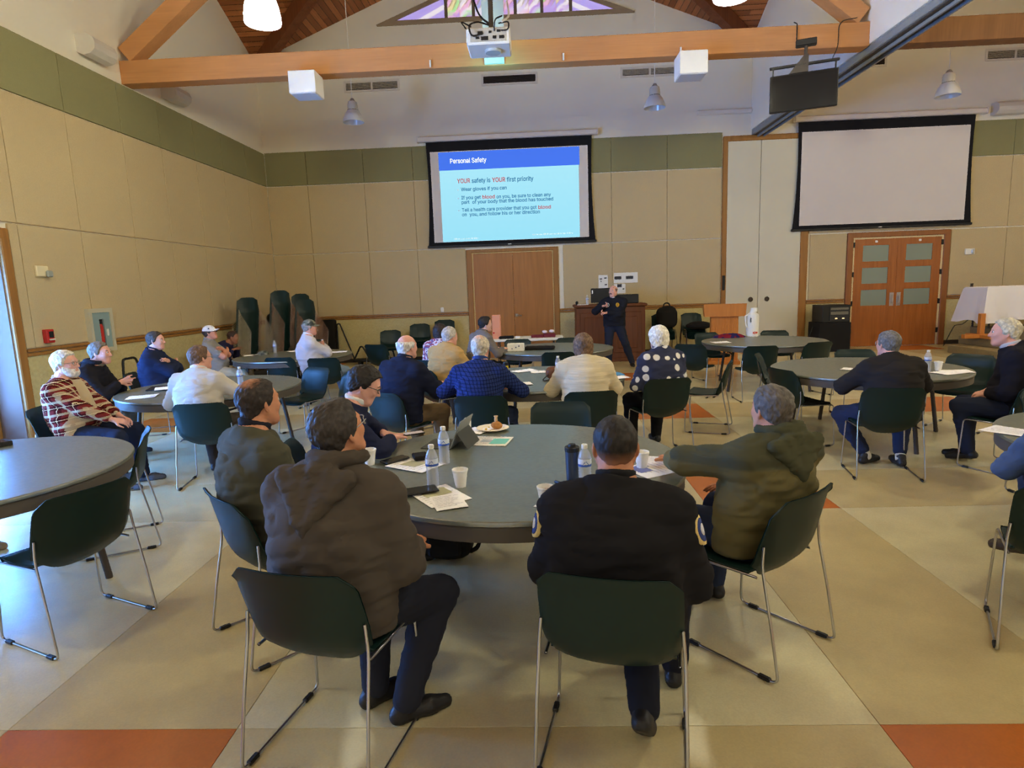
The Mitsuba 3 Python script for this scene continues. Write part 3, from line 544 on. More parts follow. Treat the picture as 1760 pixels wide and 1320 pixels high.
for a in [
    (.265, 2.17, 12, 'dark green shell chair nearest the viewer, under the officer in the black jacket'),
    (-.82, 2.24, 13, 'dark green shell chair under the man in the grey hoodie'),
    (-1.36, 3.0, 44, 'green shell chair under the man in the olive grey sweater'),
    (1.01, 2.88, -40, 'green shell chair under the man in the olive hooded jacket'),
    (-1.34, 3.85, 78, 'shell chair hidden under the man with glasses in the navy sweater'),
    (-2.58, 3.08, -67, 'empty green chair tucked at the blue-lit table, back turned to the viewer, lower left'),
    (-3.12, 4.19, -120, 'empty chair seen side on, inner face lit pale blue, at the blue-lit table'),
    (-4.34, 5.50, 78, 'green chair under the bearded man in the plaid shirt'),
    (-5.05, 6.55, 75, 'chair under the man in the black hoodie with clasped hands'),
    (-5.10, 7.95, 75, 'chair under the man in navy with folded arms by the left wall'),
    (-3.13, 5.68, -10, 'dark green chair under the man in the pale grey shirt'),
    (-2.98, 7.62, -150, 'empty chair with its inner face lit bright blue, right of the left door table'),
    (-2.28, 7.02, -150, 'empty blue-lit chair half hidden behind the head of the man with glasses'),
    (-3.95, 9.60, 5, 'empty teal chair with its back to the viewer, between the two left tables'),
    (-3.20, 9.34, 0, 'dark chair back behind the man in white shirt and camouflage cap'),
    (-5.32, 9.95, 78, 'green chair under the man in the white baseball cap'),
    (-5.98, 11.2, 80, 'chair under the man in navy hidden behind the white cap'),
    (-1.35, 5.97, 32, 'chair with a blue-lit edge under the balding man in the navy blazer'),
    (-1.20, 7.55, 45, 'chair under the grey-haired man in the tan jacket'),
    (-1.42, 8.60, 30, 'chair under the dark-haired woman in the floral blouse'),
    (-.98, 9.62, 60, 'chair under the young man in the grey sweater'),
    (-.49, 5.66, 6, 'dark green chair under the man in the blue checked shirt'),
    (.45, 5.73, -6, 'dark green chair under the woman in the cream quilted jacket'),
    (1.24, 6.34, -12, 'dark green chair under the woman in the polka dot blouse'),
    (.17, 4.70, 182, 'empty teal chair facing the viewer across the foreground table'),
    (.31, 9.12, 0, 'empty green chair at the near side of the far teal table'),
    (-.32, 10.98, 175, 'empty teal chair beyond the far teal table, its left one'),
    (.55, 10.95, 190, 'empty teal chair beyond the far teal table, half hidden by brown hair'),
    (1.98, 7.30, -70, 'empty chair with pale seat just right of the polka dot woman'),
    (2.46, 9.60, 35, 'empty navy-lit chair turned sideways, left of the podium table'),
    (3.17, 9.08, 0, 'empty navy-lit chair with its back to the viewer at the podium table'),
    (4.02, 9.36, -18, 'empty green chair at the near right of the podium table'),
    (4.28, 11.1, 185, 'empty green chair beyond the podium table, in front of the white pocket doors'),
    (3.15, 11.1, 165, 'empty green chair beyond the podium table, next to the maroon cloth'),
    (3.02, 7.72, 115, 'empty chair seen side on with a shiny grey edge, at the right table'),
    (4.02, 7.76, 188, 'empty teal chair beyond the right table, left of the black jacketed man'),
    (4.72, 7.02, -125, 'empty teal chair beyond the right table, beside the white-haired man'),
    (3.03, 5.46, 12, 'dark green chair under the man in black at the right table'),
    (4.12, 5.52, -24, 'dark green chair under the white-haired man at the right edge'),
    (2.46, 2.84, 30, 'chair at the lower right edge under the person in blue denim'),
    (4.02, 4.66, 175, 'pale green chair top behind the table cut off at the right edge'),
    (-4.85, 3.75, 90, 'chair at the far side of the blue-lit table, outside the left frame edge'),
]: chair(*a)
chair(2.80, 6.58, 75, 'chair with a flat black seat behind the head of the man in olive', None, 0, False, True)
ORD = 'topmost second third fourth fifth sixth seventh eighth ninth tenth eleventh twelfth thirteenth fourteenth fifteenth sixteenth seventeenth eighteenth nineteenth twentieth'.split() + ['21st', '22nd', '23rd', '24th', '25th']
def nth(i): return 'topmost green chair' if i == 0 else f'{ORD[i]} green chair from the top'
# chairs along the back wall, in short stacks
for (x, y, yaw, n, lab) in [(-3.42, 14.35, 170, 2, 'left'), (-2.80, 14.75, 172, 5, 'middle'), (-2.22, 14.85, 175, 7, 'right')]:
    for i in range(n): chair(x, y + i * .012, yaw, f'{nth(n - 1 - i)} of the {lab} short stack by the back wall', f'{lab} short chair stack by the back wall', i * .035, True)
chair(-2.85, 11.4, 20, 'empty dark green chair with its back to the viewer, before the short stacks of chairs')
for (x, y, yaw, n, lab) in [(3.03, 14.75, 178, 6, 'bag-laden stack right of the wooden desk'), (3.74, 14.75, 176, 6, 'stack between the desk and the podium')]:
    for i in range(n): chair(x, y + i * .012, yaw, f'{nth(n - 1 - i)} of the {lab}', lab, i * .036, True)
# tall stacks in the back left corner
for (x, y, yaw, n, lab) in [(-5.85, 12.45, -62, 19, 'nearest tall chair stack, by the left wall'), (-5.38, 12.95, -62, 22, 'tallest chair stack in the back left corner'), (-4.95, 13.25, -60, 17, 'tall chair stack right of the tallest one'), (-5.3, 13.9, -60, 20, 'rightmost tall chair stack in the corner')]:
    for i in range(n): chair(x + i * .004, y + i * .003, yaw, f'{nth(n - 1 - i)} of the {lab}', lab, .14 + i * .041, True, False, -28)
    one('chair_dolly', f'black wheeled dolly under the {lab}', 'dolly', rz(cat(bb(-.24, .24, -.26, .22, .06, .09, .01), bb(-.24, -.2, -.24, .2, .0, .06), bb(.2, .24, -.24, .2, .0, .06), bb(-.25, .25, -.28, -.24, .06, .26)), yaw, (x, y, 0)), 'black_plastic', False)
for (x, y, yaw, lab) in [(-4.62, 12.6, 150, 'green chair just right of the tall stacks, half behind the table bottle')]: chair(x, y, yaw, lab)

# ---------------------------------------------------------------- back of the hall: desk, podium, tables, rack, stage
k = thing('media_desk', 'dark wooden media desk behind the standing presenter', 'desk')
part(k, 'body', bb(.92, 2.46, 14.05, 14.75, .05, 1.24, .01), 'wood_dark', False)
part(k, 'plinth', bb(.95, 2.43, 14.02, 14.7, 0, .09, .01), 'wood_dark', False)
part(k, 'top', bb(.88, 2.50, 13.99, 14.8, 1.24, 1.30, .015), 'wood_dark', False)
for x0, x1 in [(1.0, 1.64), (1.74, 2.38)]:
    part(k, 'raised_panel', cat(bb(x0, x1, 14.03, 14.06, .2, 1.12, .01), bb(x0 + .09, x1 - .09, 14.015, 14.06, .3, 1.02, .014)), 'wood_dark', False)
k = thing('monitor', 'black monitor seen from behind on the wooden desk', 'monitor'); part(k, 'housing', bb(1.27, 1.70, 14.25, 14.29, 1.335, 1.66, .01), 'black_plastic', False); part(k, 'stand', cat(bb(1.4, 1.57, 14.2, 14.4, 1.30, 1.315), bb(1.45, 1.52, 14.27, 14.31, 1.31, 1.4)), 'black_plastic', False); part(k, 'sticker', bb(1.29, 1.315, 14.247, 14.25, 1.54, 1.62), 'paper', False)
one('equipment_box', 'long low black equipment box on the right of the desk top', 'box', bb(1.78, 2.34, 14.2, 14.55, 1.30, 1.50, .012), 'black_plastic', False)
k = thing('webcam', 'small black ball camera on the left end of the desk', 'camera'); part(k, 'ball', trimesh.Trimesh(trimesh.creation.icosphere(2, .035).vertices + [.95, 14.3, 1.35], trimesh.creation.icosphere(2).faces), 'black_gloss', True); part(k, 'foot', lathe([(.03, 1.30), (.03, 1.318), (0, 1.318)], 12, (.95, 14.3, 0)), 'black_plastic', False)
one('desk_papers', 'loose white papers on the left end of the desk', 'paper', bb(.95, 1.2, 14.1, 14.35, 1.30, 1.306), 'paper', False)
for x0, x1, z0, z1, lab, ims in [(1.57, 1.80, 1.60, 1.97, 'white printed sheet taped to the wall above the monitor', [(1.6, 1.66, 1.86), (1.71, 1.77, 1.88), (1.62, 1.64, 1.80), (1.72, 1.78, 1.72)]), (1.945, 2.53, 1.76, 2.01, 'wide white sheet with two dark photos taped to the wall', [(1.96, 2.13, 1.85), (2.24, 2.42, 1.85)]), (1.95, 2.23, 1.51, 1.74, 'lower white sheet on the wall behind the presenter', [(2.03, 2.14, 1.66), (2.16, 2.2, 1.6)])]:
    k = thing('wall_sheet', lab, 'paper', 'sheets taped to the wall behind the desk'); part(k, 'sheet', bb(x0, x1, YB - .036, YB - .033, z0, z1), 'paper', False)
    for a, b, z in ims: part(k, 'photo', bb(a, b, YB - .0375, YB - .036, z, z + (.075 if b - a > .1 else .03)), mat((52, 52, 56), .6), False)

k = thing('podium', 'orange wooden podium by the white pocket doors', 'podium')
part(k, 'pedestal', rz(bb(-.27, .27, -.2, .2, .06, 1.0, .006), 12, (3.95, 13.2, 0)), 'wood_podium', False)
part(k, 'flutes', rz(cat(*[bb(x - .012, x + .012, -.212, -.2, .1, .98, .004) for x in np.linspace(-.24, .24, 9)]), 12, (3.95, 13.2, 0)), 'wood_podium', False)
part(k, 'base', rz(bb(-.32, .32, -.25, .25, 0, .07, .01), 12, (3.95, 13.2, 0)), 'wood_podium', False)
m = trimesh.convex.convex_hull(np.array([(sx * (.40 if z < 1.1 else .42), sy * .27 + (.0), z + (.10 if sy < 0 and z > 1.1 else 0)) for sx in (-1, 1) for sy in (-1, 1) for z in (1.0, 1.16)]))
part(k, 'slanted_top', rz(m, 12, (3.95, 13.2, 0)), 'wood_podium', False)
k = thing('jug', 'tall white plastic jug with red print at the back of the podium table', 'jug')
part(k, 'bottle', lathe([(0, 0), (.10, 0), (.105, .02), (.105, .34), (.10, .38), (.075, .40), (.05, .42), (.05, .44), (0, .44)], 20, (3.80, 11.03, TZ)), 'white_plastic', 35); part(k, 'cap', lathe([(.055, .43), (.06, .44), (.06, .49), (.05, .50), (0, .50)], 16, (3.82, 11.03, TZ)), 'white_plastic', 35)
part(k, 'handle', tube(bend([(3.71, 11.0, TZ + .38), (3.66, 11.0, TZ + .36), (3.68, 11.0, TZ + .18), (3.70, 11.0, TZ + .16)], .03), .014, 8), 'white_plastic', True)
part(k, 'red_print', cat(*[bb(3.80 + x, 3.80 + x + w, 10.922, 10.926, TZ + z, TZ + z + h) for x, w, z, h in [(-.03, .02, .05, .035), (0, .012, .04, .05), (.02, .03, .055, .03)]]), mat((190, 60, 40), .6), False); part(k, 'print_mark', bb(3.73, 3.745, 10.935, 10.95, TZ + .25, TZ + .33), mat((60, 66, 70), .6), False)

k = thing('folding_table', 'long white folding table in front of the oak doors', 'table')
part(k, 'top', bb(-.95, .54, 12.05, 12.75, .70, .75, .012), mat((222, 220, 208), .5), False)
for x in (-.75, .35): part(k, 'leg_frame', tube(bend([(x, 12.12, .70), (x, 12.12, .012), (x, 12.68, .012), (x, 12.68, .70)], .04), .013, 8), 'steel_dark', True)
one('case_tray', 'dark maroon tray of small wares at the right of the white table', 'tray', cat(bb(-.10, .14, 12.2, 12.4, .75, .80, .01), bb(.14, .38, 12.22, 12.4, .75, .82, .01)), mat((104, 32, 40), .7), False)
for x, z in [(.17, .855), (.31, .865)]: one('tissue_ball', {.17: 'white crumpled ball on the maroon tray, left one', .31: 'white crumpled ball on the maroon tray, right one'}[x], 'ball', trimesh.Trimesh(trimesh.creation.icosphere(2, .042).vertices * [1.3, 1, .8] + [x, 12.31, z], trimesh.creation.icosphere(2).faces), mat((232, 216, 214), .7), True)
one('black_pouch', 'black pouch on the left half of the white table', 'pouch', bb(-.74, -.44, 12.15, 12.35, .75, .80, .02), 'black_cloth', False)
one('white_pack', 'small white pack beside the black pouch', 'box', bb(-.42, -.32, 12.2, 12.3, .75, .79, .01), 'paper', False)
k = thing('training_cylinder', 'tall upright peach coloured foam block on the white table', 'foam block'); part(k, 'body', bb(-.87, -.70, 12.25, 12.42, .75, 1.22, .012), mat((222, 150, 118), .7), False); part(k, 'red_dot', lathe([(0, .0), (.018, .004), (.0, .012)], 10, (0, 0, 0)), 'white_plastic', False)
v = scene[f'{k}__red_dot']; scene[f'{k}__red_dot'] = {**v, 'bsdf': {'type': 'ref', 'id': mat((190, 40, 30), .5)}, 'to_world': T4().translate([-.84, 12.25, .87]).rotate([1, 0, 0], 90)}

# amplifier rack
k = thing('amplifier_rack', 'black sound rack with an amplifier showing two orange lights', 'sound rack')
part(k, 'cabinet', bb(6.56, 7.28, 14.6, 15.2, 0, .68, .01), 'black_cloth', False); part(k, 'top_case', bb(6.64, 7.27, 14.65, 15.2, .68, 1.08, .008), 'black_plastic', False)
part(k, 'front_panel', bb(6.80, 7.24, 14.635, 14.65, .72, 1.03), mat((52, 52, 54), .35, .5, .5), False)
for z, h in [(.97, .05), (.86, .07)]: part(k, 'fascia', bb(6.82, 7.22, 14.63, 14.636, z, z + h), mat((120, 118, 112), .3, .5, .8), False)
for x in (6.92, 7.08): part(k, 'indicator', bb(x, x + .05, 14.625, 14.632, .76, .785), 'white_plastic', False, 'orange glowing light', emitter=em((1.6, .75, .2), .02))
one('cable', 'black cable looping down beside the sound rack', 'cable', tube(bend([(6.55, 14.9, .6), (6.45, 14.9, .3), (6.42, 15.0, .02), (6.3, 15.2, .02)], .1, 5), .012, 6), 'black_plastic', True)

# stage steps and draped table
st = struct('stage', 'carpeted stage with two steps at the right'); cp_ = pmat('carpet', lambda p, n, uv: L(136, 120, 88) * (0.85 + 0.3 * nz(p.x * 90, p.y * 90, p.z * 90)), .95, .05)
put(st, bb(9.75, XR, 9.0, 14.3, 0, .52, .01), cp_, False); part(st, 'step', bb(9.0, 9.80, 9.0, 13.85, 0, .17, .01), cp_, False); part(st, 'step', bb(9.35, 9.80, 9.0, 14.05, .17, .345, .01), cp_, False)
k = thing('draped_table', 'table on the stage under a long white cloth', 'table')
x0, x1, y0, y1_, zt, zb = 9.55, 11.7, 13.55, 14.25, 1.40, .70
rimp = []; 
for (ax_, ay_), (bx_, by_) in zip([(x0, y0), (x1, y0), (x1, y1_), (x0, y1_)], [(x1, y0), (x1, y1_), (x0, y1_), (x0, y0)]):
    for t in np.arange(0, 1, .04): rimp.append((ax_ + (bx_ - ax_) * t, ay_ + (by_ - ay_) * t))
rimp = np.array(rimp); cen = rimp.mean(0); rows = [np.column_stack([rimp * .0 + cen, np.full(len(rimp), zt)]), np.column_stack([rimp, np.full(len(rimp), zt)])]
arc = np.cumsum(np.r_[0, np.linalg.norm(np.diff(rimp, axis=0), axis=1)]); out = (rimp - cen) / np.array([(x1 - x0) / 2, (y1_ - y0) / 2]); out = np.where(np.abs(out) > .99, np.sign(out), 0)
cor = np.array([min(np.hypot(*(p - c)) for c in [(x0, y0), (x1, y0), (x1, y1_), (x0, y1_)]) for p in rimp])
for d in np.linspace(.06, 1, 6):
    fl_ = .02 + .07 * d + .10 * d * np.exp(-(cor / .18) ** 2) + .03 * d * np.sin(arc * 11)
    rows.append(np.column_stack([rimp + out * fl_[:, None], zt - d * (zt - zb) - .06 * d * np.exp(-(cor / .2) ** 2)]))
V = np.concatenate(rows); n = len(rimp); Fc = [(r * n + i, r * n + (i + 1) % n, (r + 1) * n + (i + 1) % n) for r in range(len(rows) - 1) for i in range(n)] + [(r * n + i, (r + 1) * n + (i + 1) % n, (r + 1) * n + i) for r in range(len(rows) - 1) for i in range(n)]
part(k, 'cloth', trimesh.Trimesh(V, Fc, process=False), mat((232, 226, 226), .85, .2), 50, 'white tablecloth')
for x in (x0 + .15, x1 - .15):
    for y in (y0 + .1, y1_ - .1): part(k, 'leg', tube([(x, y, .52), (x, y, 1.36)], .02, 8), 'steel_dark', True)
k = thing('cross_stand', 'low wooden stand with an upright post on the stage steps', 'stand')
part(k, 'foot', cat(bb(8.98, 9.75, 13.3, 13.42, .345, .43, .008), bb(9.28, 9.40, 13.0, 13.75, .345, .42, .008)), 'wood_podium', False); part(k, 'post', bb(9.29, 9.39, 13.31, 13.41, .43, .86, .008), 'wood_podium', False)
one('floor_cable', 'thin black cable from the outlet to the stage steps', 'cable', tube(bend([(10.6, 15.5, .66), (10.2, 15.2, .5), (9.6, 14.6, .53), (9.2, 14.3, .1)], .2, 5), .009, 6), 'black_plastic', True)

# hanging screen on the truss
k = thing('hanging_screen', 'black flat screen hung from the right end of the long beam', 'television'); Y = lambda m: rz(m, 20, (4.06, 9.88, 0))
part(k, 'housing', Y(bb(-.46, .46, -.03, .05, 4.21, 4.73, .01)), 'black_plastic', False); part(k, 'glass', Y(bb(-.445, .445, -.034, -.03, 4.225, 4.715)), 'black_gloss', False)
part(k, 'mount_bar', Y(cat(bb(-.47, .47, .0, .04, 4.83, 4.87, .01), *[bb(x - .01, x + .01, .0, .03, 4.73, 4.84) for x in (-.42, .42)])), 'black_plastic', False)
part(k, 'bracket', Y(cat(prism([(-.2, 4.74), (.06, 4.74), (.06, 4.98), (0, 4.98)], .05, 'xz', .05), tube([(.02, .02, 4.9), (.02, .02, 5.12)], .025, 10))), 'steel_dark', False)
part(k, 'clamp', Y(bb(-.12, .16, -.03, .09, 5.10, 5.19, .01)), 'black_plastic', False)
part(k, 'cable', tube([(4.1, 10.28, 5.2), (4.1, 10.28, 5.55), (4.08, 10.35, 5.6)], .008, 6), 'black_plastic', True); part(k, 'cable', tube(bend([(4.5, 10.0, 4.9), (4.72, 10.26, 5.2), (4.72, 10.28, 5.56), (5.0, 10.3, 5.6)], .15, 4), .006, 6), 'black_plastic', True)

# folded tables and carts at the back left
k = thing('folded_table_cart', 'cart of black folded tables standing upright in the back left corner', 'cart')
for i in range(4): part(k, 'folded_table', prism(Polygon([(-6.4 + .02 * i, .2), (-5.05, .2), (-5.05, 1.06), (-6.4 + .02 * i, 1.06)]).buffer(.06, 8).simplify(.004), .035, 'xz', 15.36 - i * .06), 'black_cloth', False)
part(k, 'base', bb(-6.45, -5.0, 15.0, 15.4, .1, .14, .01), 'black_plastic', False)
for x in (-6.3, -5.15): part(k, 'wheel', rz(lathe([(0, -.02), (.05, -.02), (.05, .02), (0, .02)], 14), 0, (x, 15.2, .05)), 'black_plastic', 30)
part(k, 'handle', tube(bend([(-4.95, 15.2, .12), (-4.93, 15.2, 1.0), (-4.86, 15.2, 1.02), (-4.55, 15.2, .12)], .05), .018, 8), 'black_plastic', True)
one('table_cart', 'low black cart frame with bent loop handles by the back wall', 'cart', cat(bb(-4.5, -3.1, 14.9, 15.2, .08, .14, .01), tube(bend([(-4.5, 15.0, .12), (-4.3, 15.0, .5), (-4.1, 15.0, .12)], .12, 5), .02, 8), tube(bend([(-4.1, 15.0, .12), (-3.9, 15.05, .42), (-3.6, 15.05, .62), (-3.5, 15.05, .12)], .12, 5), .02, 8), *[bb(x, x + .08, 14.95, 15.15, 0, .08) for x in (-4.4, -3.3)]), 'black_plastic', 30)
one('cart_handle', 'bent black tube handle standing by the left wall behind the navy man', 'handle', tube(bend([(-6.3, 9.05, 0), (-6.28, 9.1, .88), (-6.28, 9.4, .88), (-6.25, 9.75, .0)], .06), .018, 8), 'black_plastic', True)

# ---------------------------------------------------------------- people
def nrm(v): v = np.asarray(v, float); return v / (np.linalg.norm(v) + 1e-12)
class Field:
    """signed distance on a grid that is fine only where asked; meshed by surface nets"""
    def __init__(s, lo, hi, coarse, fine=None, boxes=()):
        s.ax = []
        for k in range(3):
            x, out = lo[k], []
            while x < hi[k]:
                out.append(x)
                h = coarse
                for a, b in boxes:
                    if a[k] <= x <= b[k]: h = fine; break
                    if x < a[k] < x + h: h = max(fine, a[k] - x)
                x += h
            s.ax.append(np.array(out + [x], np.float32))
        s.f = np.full([len(a) for a in s.ax], 1.0, np.float32)
    def sl(s, lo, hi):
        ii = [(max(0, np.searchsorted(a, l) - 1), np.searchsorted(a, h) + 1) for a, l, h in zip(s.ax, lo, hi)]
        return tuple(slice(a, b) for a, b in ii), tuple(a[i:j].reshape([-1 if q == k else 1 for q in range(3)]) for k, (a, (i, j)) in enumerate(zip(s.ax, ii)))
    def mixin(s, sl, d, k, op):
        a = s.f[sl]
        if op == 'max': s.f[sl] = np.maximum(a, d); return
        if op == 'sub':
            h = np.clip(.5 - .5 * (a + d) / k, 0, 1); s.f[sl] = a * (1 - h) - d * h + k * h * (1 - h); return
        if k <= 0: s.f[sl] = np.minimum(a, d); return
        h = np.clip(.5 + .5 * (a - d) / k, 0, 1); s.f[sl] = a * (1 - h) + d * h - k * h * (1 - h)
    def cone(s, p, q, r0, r1, k=.02, op='u'):
        p, q = np.asarray(p, float), np.asarray(q, float); m = max(r0, r1) + k * 1.5 + .03
        sl, (X, Y, Z) = s.sl(np.minimum(p, q) - m, np.maximum(p, q) + m)
        b = q - p; L2 = max(b @ b, 1e-9)
        t = np.clip(((X - p[0]) * b[0] + (Y - p[1]) * b[1] + (Z - p[2]) * b[2]) / L2, 0, 1)
        d = np.sqrt((X - p[0] - t * b[0]) ** 2 + (Y - p[1] - t * b[1]) ** 2 + (Z - p[2] - t * b[2]) ** 2) - (r0 + (r1 - r0) * t)
        s.mixin(sl, d, k, op)
    def slab(s, p, q, F, w0, w1, d0, d1, k=.03, op='u'):
        """segment p-q of elliptic section: half width w across, half depth d along F"""
        p, q = np.asarray(p, float), np.asarray(q, float); u = nrm(q - p); F = nrm(F - u * (F @ u)); R = np.cross(F, u); L = np.linalg.norm(q - p)
        m = max(w0, w1, d0, d1) + k + .03; sl, (X, Y, Z) = s.sl(np.minimum(p, q) - m, np.maximum(p, q) + m)
        x, y, z = X - p[0], Y - p[1], Z - p[2]
        a = x * u[0] + y * u[1] + z * u[2]; t = np.clip(a / L, 0, 1); ze = a - t * L
        w, dd = w0 + (w1 - w0) * t, d0 + (d1 - d0) * t; mn = np.minimum(w, dd)
        rho = np.sqrt(((x * R[0] + y * R[1] + z * R[2]) / w) ** 2 + ((x * F[0] + y * F[1] + z * F[2]) / dd) ** 2 + (ze / mn) ** 2)
        s.mixin(sl, (rho - 1) * mn, k, op)
    def ell(s, c, M, r, k=.02, op='u'):
        """ellipsoid: centre, columns of M its axes, radii r"""
        r = np.asarray(r, float); m = r.max() + k + .02; c = np.asarray(c, float); sl, (X, Y, Z) = s.sl(c - m, c + m); x, y, z = X - c[0], Y - c[1], Z - c[2]
        rho = np.sqrt(sum(((x * M[0, i] + y * M[1, i] + z * M[2, i]) / r[i]) ** 2 for i in range(3))); s.mixin(sl, (rho - 1) * r.min(), k, op)
    def plane(s, p, n, lo=None, hi=None):
        """keep what lies behind the plane through p with normal n, inside the box only"""
        sl, (X, Y, Z) = s.sl(lo if lo is not None else [a[0] for a in s.ax], hi if hi is not None else [a[-1] for a in s.ax])
        s.mixin(sl, (X - p[0]) * n[0] + (Y - p[1]) * n[1] + (Z - p[2]) * n[2], 0, 'max')
    def mesh(s, only=None):
        f = s.f; ins = f < 0
        c8 = [ins[i:ins.shape[0] - 1 + i, j:ins.shape[1] - 1 + j, k:ins.shape[2] - 1 + k] for i in (0, 1) for j in (0, 1) for k in (0, 1)]
        any_, all_ = c8[0].copy(), c8[0].copy()
        for c in c8[1:]: any_ |= c; all_ &= c
        act = any_ & ~all_; I = np.argwhere(act); idx = np.full(act.shape, -1, np.int32); idx[tuple(I.T)] = np.arange(len(I))
        off = np.array([(i, j, k) for i in (0, 1) for j in (0, 1) for k in (0, 1)]); C = I[:, None] + off
        val = f[C[..., 0], C[..., 1], C[..., 2]]; pos = np.stack([s.ax[k][C[..., k]] for k in range(3)], -1)
        S, N = np.zeros((len(I), 3)), np.zeros(len(I))
        for a in range(8):
            for b in range(a + 1, 8):
                if np.abs(off[a] - off[b]).sum() == 1:
                    x = (val[:, a] < 0) != (val[:, b] < 0); t = val[:, a] / np.where(x, val[:, a] - val[:, b], 1)
                    S += np.where(x[:, None], pos[:, a] + t[:, None] * (pos[:, b] - pos[:, a]), 0); N += x
        V = S / N[:, None]; Fq = []
        for ax in range(3):
            o = [k for k in range(3) if k != ax]; A = np.swapaxes(ins, 0, ax) if ax else ins
            g = np.diff(ins.astype(np.int8), axis=ax); E = np.argwhere(g != 0); sg = g[tuple(E.T)]
            ok = (E[:, o[0]] > 0) & (E[:, o[1]] > 0) & (E[:, o[0]] < f.shape[o[0]] - 1) & (E[:, o[1]] < f.shape[o[1]] - 1); E, sg = E[ok], sg[ok]
            q = []
            for da, db in ((1, 1), (0, 1), (0, 0), (1, 0)):
                e = E.copy(); e[:, o[0]] -= da; e[:, o[1]] -= db; q.append(idx[tuple(e.T)])
            q = np.stack(q, 1); fl_ = (sg > 0) ^ (ax == 1); q[fl_] = q[fl_][:, ::-1]; Fq.append(q)
        q = np.concatenate(Fq); q = q[(q >= 0).all(1)]
        return V, np.vstack([q[:, [0, 1, 2]], q[:, [0, 2, 3]]])
def ik(a, b, l1, l2, pole):
    a, b = np.asarray(a, float), np.asarray(b, float); d = b - a; L = np.linalg.norm(d); u = d / L
    if L > (l1 + l2) * .995: b = a + u * (l1 + l2) * .995; L = (l1 + l2) * .995
    x = (l1 * l1 - l2 * l2 + L * L) / (2 * L); h = math.sqrt(max(l1 * l1 - x * x, 0)); p = nrm(np.asarray(pole, float) - u * (np.asarray(pole, float) @ u))
    return a + u * x + p * h, b
def rotm(yaw, pitch, roll=0.0):
    """columns: right, forward, up of a head turned yaw degrees to its right and tilted pitch degrees up"""
    a, b, c = map(math.radians, (yaw, pitch, roll))
    F = np.array([math.sin(a) * math.cos(b), math.cos(a) * math.cos(b), math.sin(b)]); R = np.array([math.cos(a), -math.sin(a), 0]); U = np.cross(R, F)
    return np.stack([R * math.cos(c) - U * math.sin(c), F, U * math.cos(c) + R * math.sin(c)], 1)
def head_prims(fd, c, M, s, detail=True):
    P = lambda x, y, z: c + M @ (np.array([x, y, z]) * s)
    fd.ell(P(0, -.014, .036), M, np.array([.077, .097, .083]) * s, .02); fd.ell(P(0, .012, .01), M, np.array([.070, .082, .08]) * s, .02)
    fd.ell(P(0, .030, -.045), M, np.array([.060, .060, .072]) * s, .03)
    fd.cone(P(-.014, .064, -.098), P(.014, .064, -.098), .022 * s, .022 * s, .03)
    for x in (-1, 1):
        fd.cone(P(x * .055, -.002, -.045), P(x * .030, .05, -.092), .018 * s, .018 * s, .03)
        fd.ell(P(x * .038, .062, -.022), M, np.array([.024, .022, .024]) * s, .02)
    if detail:
        fd.cone(P(-.034, .079, .026), P(.034, .079, .026), .011 * s, .011 * s, .014)
        for x in (-1, 1): fd.ell(P(x * .031, .094, .008), M, np.array([.017, .012, .011]) * s, .010, 'sub')
        fd.cone(P(0, .086, .014), P(0, .108, -.028), .008 * s, .0125 * s, .012)
        for x in (-1, 1): fd.ell(P(x * .012, .096, -.031), M, np.array([.009, .010, .008]) * s, .008)
        fd.cone(P(-.019, .083, -.057), P(.019, .083, -.057), .006 * s, .006 * s, .008); fd.cone(P(-.016, .082, -.068), P(.016, .082, -.068), .007 * s, .007 * s, .008)
    for x in (-1, 1):
        E = M @ rotm(x * -22, 0)
        fd.ell(P(x * .079, -.012, -.004), E, np.array([.009, .019, .031]) * s, .006); fd.ell(P(x * .077, -.008, -.024), E, np.array([.008, .010, .013]) * s, .006)
        fd.ell(P(x * .087, -.006, .002), E, np.array([.006, .010, .017]) * s, .004, 'sub')
def hand_prims(fd, w, d, n, side, s, curl, tight=0.0):
    """w wrist, d along the fingers, n out of the palm; side: +1 right hand"""
    d = nrm(d); n = nrm(n - d * (np.asarray(n) @ d)); t = np.cross(d, n) * side * -1
    offs = (.030, .0105, -.0095, -.028)
    for i, o in enumerate(offs):
        a, b = w + d * .015 * s + t * o * .55 * s, w + (d * (.092 - .006 * abs(i - 1)) + t * o) * s
        fd.cone(a, b, .0135 * s, .0105 * s, .012)
        L = (.068, .076, .071, .056)[i] * s; p, dirn = b, nrm(d + t * (o * 1.6)); r = .0088 * s
        for j, fr in enumerate((.45, .31, .24)):
            ang = math.radians(curl * (1.0, 1.15, .8)[j]); dirn = nrm(dirn * math.cos(ang) + n * math.sin(ang)); q = p + dirn * L * fr
            n = nrm(n - dirn * (n @ dirn)); fd.cone(p, q, r, r * .9, .003); p, r = q, r * .9
        n = nrm(np.cross(t, d) * (1 if np.cross(t, d) @ n > 0 else -1))
    p = w + (d * .022 + t * .022) * s; q = p + nrm(d * .62 + t * .72 + n * .18) * .042 * s; fd.cone(p, q, .0135 * s, .0110 * s, .010)
    r = q + nrm(d * .85 + t * .25 + n * .25) * .030 * s; fd.cone(q, r, .0105 * s, .0095 * s, .003); fd.cone(r, r + nrm(d * .95 + t * .02 + n * .3) * .024 * s, .0095 * s, .008 * s, .003)
scene['hair_tint'] = {'type': 'twosided', 'bsdf': {'type': 'principled', 'base_color': {'type': 'mesh_attribute', 'name': 'vertex_color'}, 'roughness': .6, 'specular': .3}}
SKIN = {'fair': (214, 166, 146), 'pink': (216, 160, 141), 'tan': (190, 130, 98), 'olive': (176, 118, 86)}
